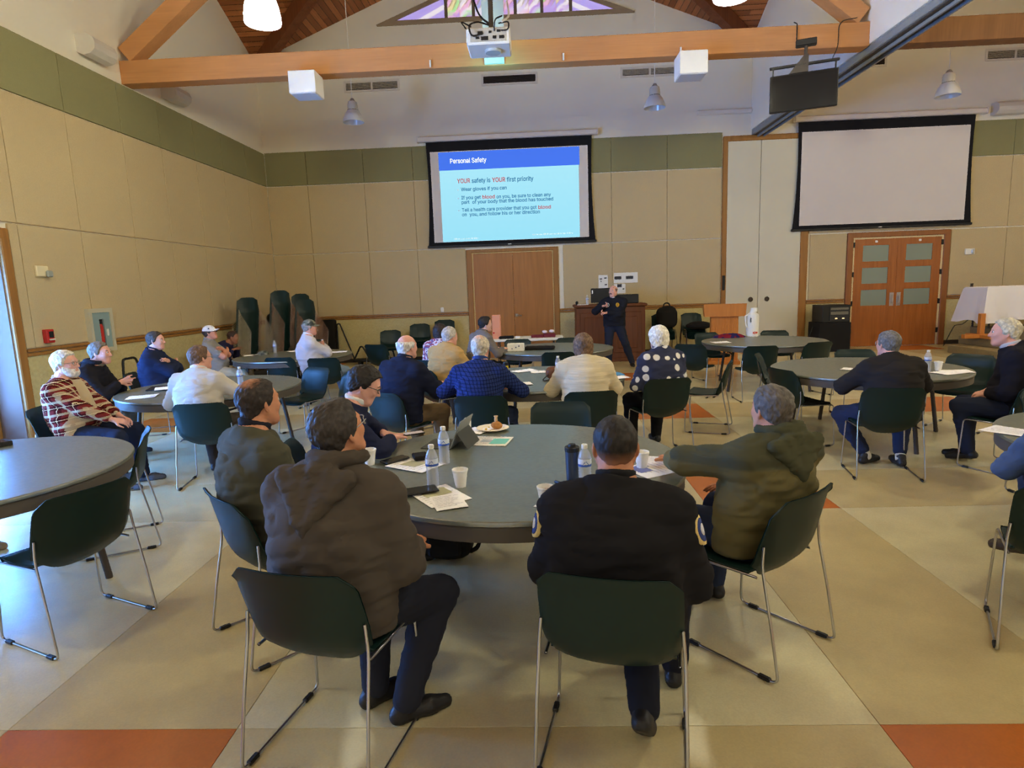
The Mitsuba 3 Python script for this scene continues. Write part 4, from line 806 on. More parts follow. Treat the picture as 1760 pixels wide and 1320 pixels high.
def person(label, at, yaw, head=(0, 0), lean=4, slouch=6, side=0, girth=1.0, s=1.0, skin='fair', top=('shirt', (120, 120, 120)), pants=(40, 44, 56), shoes=(26, 24, 24),
           hair=('short', (70, 60, 52)), arms='lap', legs=None, twist=0, fine=.006, coarse=.016, standing=False, extras=(), seat=.455, hand_curl=None, shoulders=1.0, wrists=None, eyes=True, hip_y=0.0, poles=None, drop=0.0, sh_t=.81):
    K = thing('person', label, 'person', 'people attending the training'); g = girth; s_ = s
    # ------- joints, local: x right, y ahead, z up
    hz = (.92 if standing else seat + .085) * s_ if standing else seat + .085
    pel = np.array([0, hip_y + (0 if standing else .035), hz]); a0 = math.radians(lean); tw = rotm(twist, 0); SP = []
    p = pel.copy(); N = 12; LT = .545 * s_ + drop
    for i in range(N + 1):
        t = i / N; a = a0 + math.radians(slouch) * (t * 2 - .6); d = tw @ np.array([math.sin(math.radians(side)), math.sin(a), math.cos(a)]); SP.append((p.copy(), d.copy())); p = p + nrm(d) * LT / N
    def sp(t): i = min(int(t * N), N - 1); f = t * N - i; return SP[i][0] + (SP[i + 1][0] - SP[i][0]) * f, nrm(SP[i][1])
    Rt = tw @ np.array([1.0, 0, 0])
    Fw = nrm(np.cross(np.array([0, 0, 1.0]), Rt))
    nb, nd = sp(1.0); hM = rotm(head[0], head[1], head[2] if len(head) > 2 else 0); hs = .97 * s_ ** .5
    nd2 = nrm(nd * .6 + np.array([0, 0, .8]) + Fw * .10); hc = nb + nd2 * .100 * s_ + Fw * .016 + hM @ np.array([0, .018, .018])
    sh = {x: sp(sh_t)[0] + Rt * x * .178 * s_ * shoulders * (g ** .35) for x in (-1, 1)}
    UA, FA = .285 * s_, .255 * s_
    base = {'lap': (.10, .30, .655, .7), 'table': (.17, .44, .80, .8), 'clasped': (.058, .47, .865, .8), 'down': (.27, .16, .62, .3), 'knees': (.17, .40, .62, .6), 'crossed': (.0, .25, .93, 1.0)}
    W = {}
    for x in (-1, 1):
        if wrists and x in wrists: W[x] = np.array(wrists[x], float)
        elif arms == 'crossed': W[x] = np.array([-x * .085, .205 + .055 * (x > 0) + (g - 1) * .12, .93 - .04 * (x > 0)]) * [1, 1, s_] + np.array([0, math.sin(a0) * .40, 0])
        else: b = base[arms]; W[x] = np.array([x * b[0], b[1], b[2]])
    EL = {}
    for x in (-1, 1):
        pole = (np.array([x * 1.0, .25, -.6]) if arms == 'crossed' else np.array([x * .8, -.35, -.75])) if not (poles and x in poles) else np.array(poles[x], float)
        EL[x], W[x] = ik(sh[x], W[x], UA, FA, pole)
    hip = {x: pel + Rt * 0 + np.array([x * .092 * s_, 0, -.0]) for x in (-1, 1)}
    kn, an, toe = {}, {}, {}
    lg = legs or {}
    for x in (-1, 1):
        d = lg.get(x, {})
        an[x] = np.array(d.get('ankle', (x * .15, .44, .085)), float)
        kn[x], an[x] = ik(hip[x], an[x], .435 * s_, .425 * s_, np.array(d.get('pole', (x * .25, 1, .9)), float))
        toe[x] = np.array(d.get('toe', (x * .18, 1.0, 0)), float)
    mn = np.min([*EL.values(), *W.values(), *kn.values(), *an.values(), hc, pel, *sh.values()], axis=0) - .24; mx = np.max([*EL.values(), *W.values(), *kn.values(), *an.values(), hc, pel, *sh.values()], axis=0) + .24
    mn[2] = max(mn[2], -.03)
    ws = [(0, .170 * g ** .9, .112 * g ** .6), (.22, .158 * g, .112 * g ** .7), (.42, .162 * g, .120 * g), (.64, .172 * g ** .8, .122 * g ** .7), (.83, .145 * g ** .4, .088), (1.0, .062, .062)]
    def trunk(fd, o, k=.04, neck=True, belly=True):
        for (t0, w0, d0), (t1, w1, d1) in zip(ws if neck else ws[:-1], ws[1:]):
            fd.slab(sp(t0)[0], sp(t1)[0], Fw, (w0 + o) * s_, (w1 + o) * s_, (d0 + o) * s_, (d1 + o) * s_, k)
        if belly and g > 1.0:
            c = sp(.3)[0] + Fw * .06 * g; fd.ell(c, np.stack([Rt, Fw, [0, 0, 1]], 1), np.array([.14 * g + o, .13 * g + o, .15 + o]) * s_, .05)
        for x in (-1, 1):
            c = sp(sh_t + .04)[0]; fd.cone(c + Rt * x * .05, sh[x], .058 * s_ + o, .060 * s_ + o, .05)
            fd.cone(nb + nd * .01, c + Rt * x * .11 * s_, .052 + o, .045 + o, .05)
    def arm(fd, x, o, upto=1.0, k=.02, cuff=0):
        ag = g ** .6; fd.cone(sh[x], EL[x] if upto > .5 else sh[x] + (EL[x] - sh[x]) * .66, .058 * ag * s_ + o, (.045 if upto > .5 else .052) * ag * s_ + o, .045)
        if upto > .5:
            e = EL[x] + (W[x] - EL[x]) * (upto - .5) * 2; fd.cone(EL[x], e, .046 * ag * s_ + o, (.030 + .013 * (1 - (upto - .5) * 2)) * s_ + o + cuff, k)
    def leg(fd, x, o, k=.03, baggy=0, end=1.03):
        lg_ = g ** .7; fd.cone(hip[x] + np.array([0, .02, 0]), kn[x], .092 * lg_ * s_ + o, .060 * lg_ ** .5 * s_ + o, .05)
        c = kn[x] + (an[x] - kn[x]) * .35 - nrm(toe[x]) * .015
        fd.cone(kn[x], c, .056 * lg_ ** .5 * s_ + o, .056 * s_ + o + baggy, k); fd.cone(c, kn[x] + (an[x] - kn[x]) * (end if o > 0 else 1), .056 * s_ + o + baggy, .037 * s_ + o + baggy * 1.2, k)
    # ------- body: one continuous skin surface
    hb = .14; bx = [(hc - [hb, hb, .15], hc + [hb, hb, .14])]
    HD = {}
    for x in (-1, 1):
        d = nrm(W[x] - EL[x]); n = np.array([-x * .5, .1, -.85]) if arms in ('lap', 'knees') else np.array([0, 0, -1.0]) if arms == 'table' else np.array([-x, 0, -.1])
        if arms == 'table': d = nrm(d * [1, 1, .25])
        if arms == 'clasped': n = np.array([-x * .9, -.35, .0]); d = nrm(np.array([-x * .42, .85, .25 - .06 * x]))
        if arms == 'crossed': n = np.array([0, -1, 0.0]); d = nrm(np.array([-x * 1.0, -.10, .12]))
        if arms == 'lap': d = nrm(d * [1, 1, .5])
        HD[x] = (d, n); c = W[x] + d * .09 * s_; bx.append((c - .115, c + .115))
    B = Field(mn, mx, coarse, fine, bx)
    trunk(B, -.012); fine_neck = hc + hM @ np.array([0, -.022, -.05]); B.cone(nb - nd * .02, fine_neck, .060 * s_ * g ** .3, .057 * s_ * g ** .2, .03)
    for x in (-1, 1):
        arm(B, x, -.006 if top[0] != 'tshirt' else 0.0); leg(B, x, -.010)
        f = nrm(toe[x] * [1, 1, 0]); B.cone(an[x], an[x] + f * .09 + [0, 0, -.055], .024, .016, .02)
    head_prims(B, hc, hM, hs, fine < .0075)
    cu = hand_curl if hand_curl is not None else {'lap': 22, 'table': 14, 'clasped': 46, 'down': 24, 'knees': 20, 'crossed': 20}[arms]
    for x in (-1, 1): hand_prims(B, W[x], *HD[x], x, .98 * s_ ** .5, cu)
    V, Fc = B.mesh()
    def fin(V): return rz(trimesh.Trimesh(V, [[0, 1, 2]], process=False), yaw, (at[0], at[1], 0)).vertices
    def slim(V, Fc, tol):
        from manifold3d import Manifold, Mesh
        try:
            M_ = Manifold(Mesh(vert_properties=np.ascontiguousarray(V, np.float32), tri_verts=np.ascontiguousarray(Fc, np.uint32)))
            if M_.is_empty(): return V, Fc
            o_ = M_.simplify(tol).to_mesh(); return np.array(o_.vert_properties[:, :3], float), np.array(o_.tri_verts)
        except Exception: return V, Fc
    def emit(name, V, Fc, m, lab=None, parent=K, **kw): return part(parent, name, trimesh.Trimesh(fin(V), Fc, process=False), m, True, lab, **kw)
    V, Fc = slim(V, Fc, .0006 if fine < .0058 else .0010 if fine < .007 else .0016)
    emit('body', V, Fc, mat(SKIN.get(skin, skin), .55, .3))
    def cloth_noise(V, amp, f=14.0, seed=0):
        q = V * np.array([f, f, f * 1.6]); n_ = meshkit.fbm(q + seed * 7.3, 2, seed) - .5; c = V - (np.round(V / .3) * 0 + V.mean(0)); c /= np.linalg.norm(c, axis=1, keepdims=True) + 1e-9
        r_ = np.abs(meshkit.noise(V * np.array([f * .8, f * .8, f * 2.4]) + seed * 3.1, seed + 5) - .5) * 2
        return V + c * (n_ * amp - (1 - r_) ** 4 * amp * .55)[:, None]
    # ------- garment
    kind, colr = top[0], top[1]; gm = colr if isinstance(colr, str) else mat(colr, .92, .1)
    o = {'jacket': .024, 'hoodie': .022, 'sweater': .016, 'shirt': .012, 'blazer': .022, 'tshirt': .012, 'puffer': .026}[kind]
    gc_ = min(coarse, .013) if fine < .0065 else .014
    G = Field(mn, mx, gc_); trunk(G, o, .05)
    for x in (-1, 1): arm(G, x, o * .9, .88 if kind != 'tshirt' else .5, .025, .004)
    hem = -.075 if kind in ('jacket', 'blazer', 'shirt', 'hoodie') else -.05
    if standing: G.slab(pel + [0, 0, -.06], pel + [0, 0, .12], Fw, .178 * g + o, .172 * g + o, .128 * g + o, .125 * g + o, .03); G.plane(pel + [0, 0, -.05], [0, 0, -1.0], pel - [.35, .3, .3], pel + [.35, .3, .05])
    else: G.slab(pel + [0, .012, -.03], pel + [0, .01, .10], Fw, .185 * g ** .8 + o, .178 * g ** .9 + o, .118 * g ** .6 + o, .118 * g ** .6 + o, .03); G.plane(pel + [0, 0, hem], [0, 0.0, -1.0], pel - [.3, .34, .4], pel + [.3, .3, .05])
    G.plane(nb + nd2 * (.012 if kind != 'jacket' else .02), nrm(nd2 + Fw * .22), nb - [.13, .13, .08], nb + [.13, .16, .16])
    G.cone(nb, nb + nd2 * .3, .054, .060, .01, 'sub')
    V, Fc = G.mesh(); V = cloth_noise(V, .020 if kind != 'puffer' else .012, 10, len(USED) % 9)
    if kind == 'puffer':
        q = V[:, 2] * 60; V = V + nrm_rows(V - sp(.5)[0]) * (.005 * np.abs(np.sin(q)))[:, None]
    kw = {'uv': np.stack([V[:, 0] + .8 * V[:, 1], V[:, 2] - .15 * V[:, 1]], 1)} if isinstance(colr, str) else {}
    GK = emit(kind, V, Fc, gm, top[2] if len(top) > 2 else None, **kw)
    # collar / hood
    ring = np.stack([np.cos(np.linspace(0, 2 * np.pi, 25)[:-1]), np.sin(np.linspace(0, 2 * np.pi, 25)[:-1])], 1)
    def collar(r, h, w, m, lab=None, dz=0.0, tilt=.35):
        P = [nb + nd2 * (dz + .018) + Rt * c * r + Fw * (s2 * r * 1.05 + .008) - np.array([0, 0, 1]) * (tilt * r * s2) for c, s2 in ring]; C_ = Field(nb - .17, nb + .17, .009)
        for p, q in zip(P, P[1:] + P[:1]): C_.cone(p - nd2 * h * .5, q + nd2 * h * .5, w, w, .012); C_.cone(p + nd2 * h * .5, q + nd2 * h * .5, w * .8, w * .8, .012)
        V, Fc = C_.mesh(); emit('collar', V, Fc, m, lab, GK)
    tags = {e[0]: e[1:] for e in extras}
    if 'collar' in tags: collar(.062 * g ** .2, .028, .0075, mat(tags['collar'][0], .85, .2), *tags['collar'][1:2])
    elif kind in ('sweater', 'tshirt', 'puffer'): collar(.064 * g ** .2, .004, .012, gm if not isinstance(colr, str) else mat((90, 84, 80)))
    if 'hood' in tags:
        H = Field(nb - [.25, .3, .30], nb + [.25, .2, .2], .010)
        def rim_(a): return nb + nd2 * (.034 + .010 * math.cos(a)) + Rt * (math.sin(a) * .100 + .018) - Fw * (math.cos(a) * .088 - .004)
        for i in range(-8, 8):
            a, a2 = i / 8 * 2.45, (i + 1) / 8 * 2.45; H.cone(rim_(a), rim_(a2), .036 - .0022 * abs(i), .036 - .0022 * abs(i + 1), .012)
        b0 = sp(.97)[0] - Fw * .105 * g ** .5 + np.array([0, 0, .02]); tip = sp(.64)[0] - Fw * (.128 * g ** .6 + o)
        for x in (-.135, -.07, 0, .07, .135): H.cone(b0 + Rt * x - np.array([0, 0, abs(x) * .15]), tip + Rt * x * .22 + np.array([0, 0, abs(x) * .35]), .038, .020, .03)
        V, Fc = H.mesh(); V = cloth_noise(V, .016, 22, 3); emit('hood', V, Fc, mat(tags['hood'][0], .92, .1), None, GK)
    # ------- trousers
    TRO = Field(mn, [mx[0], mx[1], pel[2] + .16], gc_)
    TRO.slab(pel + [0, .0, -.01], pel + [0, 0, .07], Fw, .172 * g ** .8 + .006, .165 * g ** .9 + .006, .116 * g ** .6 + .006, .112 * g ** .6 + .006, .05)
    for x in (-1, 1):
        leg(TRO, x, .012, .03, .008, .88 if 'socks' in tags else 1.0)
    V, Fc = TRO.mesh(); V = cloth_noise(V, .014, 12, 5); V, Fc = slim(V, Fc, .0012); emit('trousers', V, Fc, mat(pants, .9, .15))
    # ------- shoes
    for x in (-1, 1):
        f = toe[x] / np.linalg.norm(toe[x]); r_ = nrm(np.cross(f, [0, 0, 1.0])); u = np.cross(r_, f); a = an[x] - u * .055
        S = Field(np.minimum(a - .14, a + f * .26 - .10), np.maximum(a + .14, a + f * .26 + .10), .009)
        S.cone(a - f * .045, a + f * .09 - u * .002, .034, .040, .02); S.cone(a + f * .09 - u * .002, a + f * .165 - u * .008, .040, .030, .02); S.cone(a - f * .03, a + u * .045 - f * .012, .036, .044, .02)
        S.plane(a - u * .030, -u); V, Fc = S.mesh(); sk = emit('shoe', V, Fc, mat(shoes, .5, .4))
        if 'socks' in tags:
            C_ = Field(an[x] - .09, an[x] + .12, .009); d = nrm(kn[x] - an[x]); C_.cone(an[x] - d * .02, an[x] + d * .05, .043, .044, .01); V, Fc = C_.mesh(); emit('sock', V, Fc, mat(tags['socks'][0], .9))
    # ------- hair, beard, hat, glasses, eyes in head space
    def headmesh(V): return hc + (V * hs) @ hM.T
    def hair_mesh(style, t, nseed=0):
        Hf = Field(np.array([-.125, -.15, -.17]), np.array([.125, .125, .15]), .0045 if fine < .0058 else .0058 if fine < .0068 else .0075)
        I = np.eye(3); Hf.ell((0, -.014, .036), I, (.077, .097, .083), .02); Hf.ell((0, .012, .01), I, (.070, .082, .08), .02)
        if style == 'beard':
            Hf.ell((0, .030, -.045), I, (.060, .060, .072), .03); Hf.cone((-.014, .064, -.098), (.014, .064, -.098), .022, .022, .03)
            for x in (-1, 1): Hf.cone((x * .055, -.002, -.045), (x * .030, .05, -.092), .018, .018, .03); Hf.ell((x * .038, .062, -.022), I, (.024, .022, .024), .02)
            Hf.cone((-.02, .088, -.046), (.02, .088, -.046), .006, .006, .012)
        else: Hf.cone((0, -.03, -.03), (0, -.035, -.11), .058, .056, .03)
        X, Y, Z = (a.reshape([-1 if q == k else 1 for q in range(3)]) for k, a in enumerate(Hf.ax))
        if style == 'beard':
            mouth = ((X / .024) ** 2 + ((Z + .064) / .008) ** 2) - 1
            m = np.minimum(np.minimum((-.012 - .5 * (Y - .02)) - Z if True else 0, (Y + .012) * 1.0), np.where(Y > .07, np.minimum(-.040 - Z, np.minimum(mouth * .02, .05)), .05))
            m = np.minimum(m, Z + .15)
        else:
            ys, zs = {'short': ([-.12, -.085, -.05, -.025, -.010, .012, .035, .062, .10], [-.082, -.080, -.050, -.020, -.030, -.018, .040, .076, .080]),
                      'crew': ([-.12, -.085, -.05, -.025, -.010, .012, .035, .062, .10], [-.060, -.058, -.036, -.010, .0, .005, .048, .080, .084]),
                      'receding': ([-.12, -.085, -.05, -.025, -.010, .012, .035, .062, .10], [-.080, -.078, -.050, -.018, -.030, -.010, .055, .10, .12]),
                      'bob': ([-.12, -.085, -.05, -.025, -.005, .02, .04, .062, .10], [-.115, -.115, -.110, -.100, -.085, -.060, .0, .055, .066]),
                      'fluffy': ([-.12, -.085, -.05, -.025, -.005, .02, .04, .062, .10], [-.105, -.105, -.095, -.075, -.060, -.030, .02, .06, .07])}[style if style in ('short', 'crew', 'receding', 'bob', 'fluffy') else 'short']
            zl = np.interp(Y, ys, zs); m = Z - zl + .006 * (np.sin(X * 90 + Y * 60 + nseed) * np.sin(Y * 80 + 1.3 * nseed))
            if style == 'bald_top': m = np.minimum(m, (.062 - Z) + .25 * np.maximum(0, -.07 - Y)); m = np.minimum(m, np.minimum(.075 - Y, 1) * .6)
            if style in ('bob', 'fluffy'):
                Hf.ell((0, -.022, .020), I, (.088, .100, .092), .02); Hf.ell((0, -.045, -.045), I, (.078, .065, .060), .03)
        if 'cap' in tags and style != 'beard': m = np.minimum(m, .034 - Z - .25 * Y)
        w = np.clip(m / .022, 0, 1); w = w * w * (3 - 2 * w); m = m + 0 * Hf.f; w = w + 0 * Hf.f
        Hf.f = np.maximum(Hf.f - (t * w - .004 * (1 - w)), -(m + .02)).astype(np.float32); V, Fc = Hf.mesh()
        q = V * np.array([110, 60, 42.0]) if style != 'fluffy' else V * np.array([90, 46, 26.0]); am = {'crew': .006, 'beard': .006, 'bob': .010, 'fluffy': .016}.get(style, .011)
        return V + nrm_rows(V) * ((meshkit.fbm(q, 2, 11 + nseed) - .5) * am + (meshkit.noise(V * 38, nseed) - .5) * am * .8)[:, None], Fc
    def hmat(c, amp=.25): return mat(c, .65, .25)
    def hair_emit(name, V, Fc, c, amp=.35, thin=None):
        q = V * np.array([150, 90, 45.0]); n_ = meshkit.fbm(q, 3, 4) - .5; n2 = meshkit.fbm(V * 30, 2, 9) - .5; base = np.array(lin(c))
        col = base * np.exp((n_ * 1.5 + n2 * 1.0) * amp * 2)[:, None]
        if hair and hair[0] == 'crew' and name == 'hair':
            w = (1 - np.clip((V[:, 2] + .062) / .07, 0, 1))[:, None] * .75; col = col * (1 - w) + np.array(lin(SKIN.get(skin, skin))) * .8 * w
        if thin is not None:
            w = np.clip(1 - np.linalg.norm((V - np.array(thin[0])) / thin[1], axis=1) + n_ * .8, 0, 1)[:, None] * thin[2]; col = col * (1 - w) + np.array(lin(SKIN.get(skin, skin))) * w
        return emit(name, headmesh(V), Fc, 'hair_tint', color=np.clip(col, 0, 1))
    if hair and hair[0] != 'none':
        tck = {'crew': .006, 'short': .012, 'receding': .009, 'bald_top': .010, 'crown': .010, 'bob': .012, 'fluffy': .014}[hair[0]] * (hair[2] if len(hair) > 2 else 1)
        V, Fc = hair_mesh(hair[0], tck, len(USED) % 5); hair_emit('hair', V, Fc, hair[1], .6 if hair[0] in ('bob', 'crew') else .45, ((0, -.05, .115), np.array([.065, .065, .06]), .85) if hair[0] == 'crown' else None)
    if 'beard' in tags: V, Fc = hair_mesh('beard', tags['beard'][1] if len(tags['beard']) > 1 else .008); hair_emit('beard', V, Fc, tags['beard'][0])
    if 'cap' in tags:
        C_ = Field(np.array([-.11, -.14, -.02]), np.array([.11, .22, .16]), .006); I = np.eye(3); C_.ell((0, -.012, .040), I, (.088, .107, .092), .02); C_.plane((0, .0, .026), (0, -.25, -1))
        V, Fc = C_.mesh(); cm = tags['cap'][0] if isinstance(tags['cap'][0], str) else mat(tags['cap'][0], .85, .2); ck = emit('cap', headmesh(V), Fc, cm)
        us = np.linspace(-1, 1, 13); vs = np.linspace(0, 1, 6); top_ = [(u * .074 * (1 - .25 * v ** 3), .070 * math.sqrt(max(0, 1 - (u * .9) ** 2)) * 1 + .015 + v * .075 * math.sqrt(max(0.02, 1 - u * u * .8)), .045 - .02 * u * u - .014 * v) for v in vs for u in us]
        V = np.array(top_ + [(x, y, z - .004) for x, y, z in top_]); n1 = len(top_); Fc = []
        for j in range(5):
            for i in range(12):
                a = j * 13 + i; Fc += [(a, a + 1, a + 14), (a, a + 14, a + 13), (a + n1, a + n1 + 14, a + n1 + 1), (a + n1, a + n1 + 13, a + n1 + 14)]
        emit('brim', headmesh(V), Fc, cm, None, ck)
        if len(tags['cap']) > 1: V = np.array([(.0895 + (i % 2) * .001, .02 + dy, .07 + dz) for i in (0, 1) for dy, dz in ((-.012, -.01), (.012, -.01), (.012, .01), (-.012, .01))]); emit('emblem', headmesh(trimesh.convex.convex_hull(V).vertices), trimesh.convex.convex_hull(V).faces, mat(tags['cap'][1], .7), None, ck)
    if eyes:
        for x in (-1, 1):
            e = trimesh.creation.icosphere(2, .0118); ek = emit('eye', headmesh(e.vertices + [x * .031, .0805, .008]), e.faces, mat((214, 206, 196), .3, .5))
            e = trimesh.creation.icosphere(1, .0062); emit('iris', headmesh(e.vertices * [1, .6, 1] + [x * .031, .0905, .008]), e.faces, mat((52, 40, 30), .25, .5), None, ek)
        br = cat(*[tube([(x * .016, .090, .026), (x * .034, .0905, .031), (x * .050, .080, .026)], [.0035, .0045, .0025], 6) for x in (-1, 1)])
        bc = hair[1] if hair and hair[0] != 'none' else (120, 100, 80)
        for x in (-1, 1): b_ = tube([(x * .016, .0895, .027), (x * .034, .090, .032), (x * .050, .079, .027)], [.003, .004, .002], 6); emit('eyebrow', headmesh(b_.vertices), b_.faces, hmat(bc))
    if 'glasses' in tags:
        fr = []
        for x in (-1, 1):
            t = np.linspace(0, 2 * np.pi, 17)[:-1]; P = np.stack([x * .032 + .024 * np.sign(np.cos(t)) * np.abs(np.cos(t)) ** .7, .105 - .006 * np.abs(np.cos(t)) - .01 * (x * np.cos(t) > .6), .005 + .018 * np.sin(t)], 1); fr.append(tube(P, .0022, 6, True)); fr.append(tube([(x * .056, .098, .01), (x * .080, .04, .012), (x * .083, -.008, .008)], .0022, 6))
        fr.append(tube([(-.008, .108, .008), (.008, .108, .008)], .002, 6)); m = cat(*fr); gk = emit('glasses', headmesh(m.vertices), m.faces, mat(tags['glasses'][0], .3, .5))
    if 'mustache' in tags:
        m = tube([(-.026, .096, -.060), (-.012, .107, -.047), (0, .109, -.044), (.012, .107, -.047), (.026, .096, -.060)], [.004, .007, .007, .007, .004], 8); emit('mustache', headmesh(m.vertices), m.faces, hmat(tags['mustache'][0]))
    return dict(K=K, GK=GK, hc=hc, hM=hM, sp=sp, Fw=Fw, Rt=Rt, sh=sh, EL=EL, W=W, HD=HD, nb=nb, nd2=nd2, an=an, kn=kn, emit=emit, fin=fin, g=g, o=o, headmesh=headmesh, pel=pel)
def nrm_rows(v): return v / (np.linalg.norm(v, axis=1, keepdims=True) + 1e-9)
def patch(P, c, n, up, w, h, colors, name='badge'):
    """a small shield or disc of cloth standing a little proud, with an inner field"""
    n = nrm(n); up = nrm(up - n * (up @ n)); r = np.cross(up, n); t = np.linspace(0, 2 * np.pi, 25)[:-1]; par = P['GK']
    for i, (k, colr) in enumerate(zip((1.0, .78, .4), colors)):
        ring = [c + r * math.cos(a) * w * k + up * math.sin(a) * h * k * (1.0 if math.sin(a) > 0 else 1.12) + n * (.0025 * i - .006 * k * k * math.cos(a) ** 2) for a in t]
        V = np.array(ring + [p - n * .014 for p in ring] + [c + n * (.0025 * i + .002)]); m = len(t); Fc = []
        for j in range(m): q = (j + 1) % m; Fc += [(2 * m, j, q), (j, j + m, q + m), (j, q + m, q)]
        P['emit'](name if i == 0 else name + '_field', V, np.array(Fc), mat(colr, .8, .2), None, par)

# patterned cloth
def stripes(x, w, a, b): t = x / w - dr.floor(x / w); return (t > a) & (t < b)
def plaid_fn(p, n, uv):
    c = mi.Color3f(lin((112, 40, 38))); u, v = uv.x, uv.y
    c = dr.select(stripes(u, .115, .0, .34) , c * .45, c); c = dr.select(stripes(v, .115, .0, .34), c * .5, c)
    cr = L(214, 196, 160)
    c = dr.select(stripes(u, .115, .52, .72), mix(c, cr, .55), c); c = dr.select(stripes(v, .115, .52, .72), mix(c, cr, .55), c)
    return dr.select(stripes(u, .115, .14, .18) | stripes(v, .115, .14, .18), cr, c)
pmat('plaid', plaid_fn, .95, .1)
pmat('blue_check', lambda p, n, uv: L(40, 52, 98) * dr.select(stripes(uv.x, .032, 0, .28), .55, 1.0) * dr.select(stripes(uv.y, .032, 0, .28), .6, 1.0), .95, .1)
def dots(p, n, uv):
    d = mi.Float(9)
    for a in (0, 1):
        q = [(p.x + .05 * a) / .105, (p.y + .05 * a) / .105, (p.z + .06 * a) / .105]; c = [dr.floor(v) for v in q]
        if a: continue
        d = dr.sqrt(sum(dr.square(v - k - .5 - .26 * (mikit.cell_rand(*[z + 7 * i for z in c]) - .5)) for i, (v, k) in enumerate(zip(q, c))))
    return mix(L(232, 230, 226), L(54, 58, 80), sst(.33, .36, d))
pmat('polka', dots, .9, .1)
pmat('floral', lambda p, n, uv: mix(mix(L(206, 190, 190), L(112, 84, 112), sst(.48, .56, fb(p.x * 34, p.y * 34, p.z * 34, 2))), L(150, 70, 80), sst(.60, .66, nz(p.x * 40 + 9, p.y * 40, p.z * 40))), .9, .1)
pmat('camo', lambda p, n, uv: mix(mix(L(112, 112, 96), L(64, 66, 56), sst(.46, .52, fb(p.x * 26, p.y * 26, p.z * 26, 2))), L(150, 146, 128), sst(.62, .68, fb(p.x * 30 + 5, p.y * 30, p.z * 30, 2))), .9, .1)
pmat('olive_two_tone', lambda p, n, uv: mix(L(92, 84, 52), L(66, 66, 48), sst(.88, .90, p.z)), .85, .2)
pmat('linen', lambda p, n, uv: L(206, 192, 160) * (.9 + .2 * nz(p.x * 12, p.y * 12, p.z * 150)), .8, .2)

# ---- foreground table
P1 = person('man in black uniform jacket with shoulder patches, back to the viewer, nearest right', (.262, 2.12), 9, (-6, 0), 5, 10, 0, 1.28, 1.03, 'olive', ('jacket', (30, 29, 31)), (26, 28, 38), (22, 20, 20), ('crew', (30, 25, 22)), 'lap',
            {-1: dict(ankle=(.10, .02, .17), toe=(.10, .75, -.65)), 1: dict(ankle=(.24, .46, .085))}, fine=.005, coarse=.015, extras=[('collar', (26, 25, 27))], wrists={-1: (-.18, .40, .70), 1: (.20, .36, .66)}, shoulders=.97, drop=-.07, sh_t=.78, poles={-1: (-.45, -.4, -.9), 1: (.45, -.4, -.9)})
for x in (-1, 1):
    u = nrm(P1['EL'][x] - P1['sh'][x]); n = nrm(np.array([x * .95, -.30, .12]) - u * (np.array([x * .95, -.30, .12]) @ u)); c = P1['sh'][x] + u * .075 + n * (.056 * P1['g'] ** .6 * 1.03 + P1['o'] * .9 + .007)
    patch(P1, c, n, -u, .042, .054, [(206, 182, 120), (52, 66, 120), (206, 206, 214)])
person('man in grey hoodie with hood down, back to the viewer, nearest left', (-.83, 2.2), 15, (16, 14), 5, 8, 0, 1.34, 1.03, 'tan', ('hoodie', (74, 67, 60)), (36, 38, 48), (26, 24, 24), ('short', (52, 46, 43), 1.25), 'lap',
       {-1: dict(ankle=(.04, .22, .085), toe=(.5, .8, 0)), 1: dict(ankle=(.22, .16, .085), toe=(.7, .7, 0))}, fine=.005, coarse=.015, extras=[('hood', (71, 64, 57)), ('glasses', (150, 150, 150))], wrists={-1: (-.16, .38, .68), 1: (.20, .36, .68)}, shoulders=1.03, poles={-1: (-.5, -.3, -.9), 1: (.4, -.4, -.9)})
person('man in olive grey sweater with thinning dark hair, turned to the right', (-1.45, 2.95), 42, (-10, 2), -3, 8, 0, 1.22, 1.03, 'tan', ('sweater', (72, 71, 58)), (40, 42, 52), (26, 24, 24), ('crown', (44, 36, 32)), 'lap', None, fine=.0055, coarse=.015, extras=[('collar', (30, 30, 40))], shoulders=1.05)
person('man with glasses in navy sweater looking down at his phone, seen in profile', (-1.37, 3.84), 76, (0, -26), 12, 16, 0, 1.18, 1.0, 'pink', ('sweater', (34, 38, 60)), (36, 38, 50), (26, 24, 24), ('short', (34, 29, 26), 1.5), 'table', None, fine=.0055, coarse=.016, extras=[('collar', (226, 224, 220)), ('glasses', (30, 30, 32))], wrists={-1: (-.15, .36, .80), 1: (.02, .42, .80)}, poles={-1: (-1, 0, -.3), 1: (1, 0, -.4)})
person('grey-haired man in olive hooded jacket leaning his left arm on the table', (1.06, 2.86), -28, (10, 0), -2, 8, 14, 1.22, 1.0, 'tan', ('jacket', 'olive_two_tone'), (40, 48, 70), (26, 24, 24), ('short', (84, 78, 72), 1.0), 'table', {-1: dict(ankle=(-.10, .46, .085)), 1: dict(ankle=(.12, .44, .085))}, fine=.005, coarse=.015,
       extras=[('hood', (66, 66, 48))], wrists={-1: (-.14, .50, .81), 1: (.14, .32, .66)}, poles={-1: (-1, -.1, .15), 1: (1, -.3, -.8)}, shoulders=1.05, drop=-.07)
person('person in blue denim shirt cut off by the right frame edge', (2.56, 2.80), 26, (0, 0), 10, 8, 0, 1.1, 1.0, 'fair', ('shirt', (72, 86, 110)), (40, 48, 66), (60, 50, 42), ('short', (80, 64, 52)), 'table', {-1: dict(ankle=(-.14, .42, .32), toe=(-1, .45, -.1), pole=(-.2, 1, .8)), 1: dict(ankle=(-.02, .34, .085))}, fine=.007)
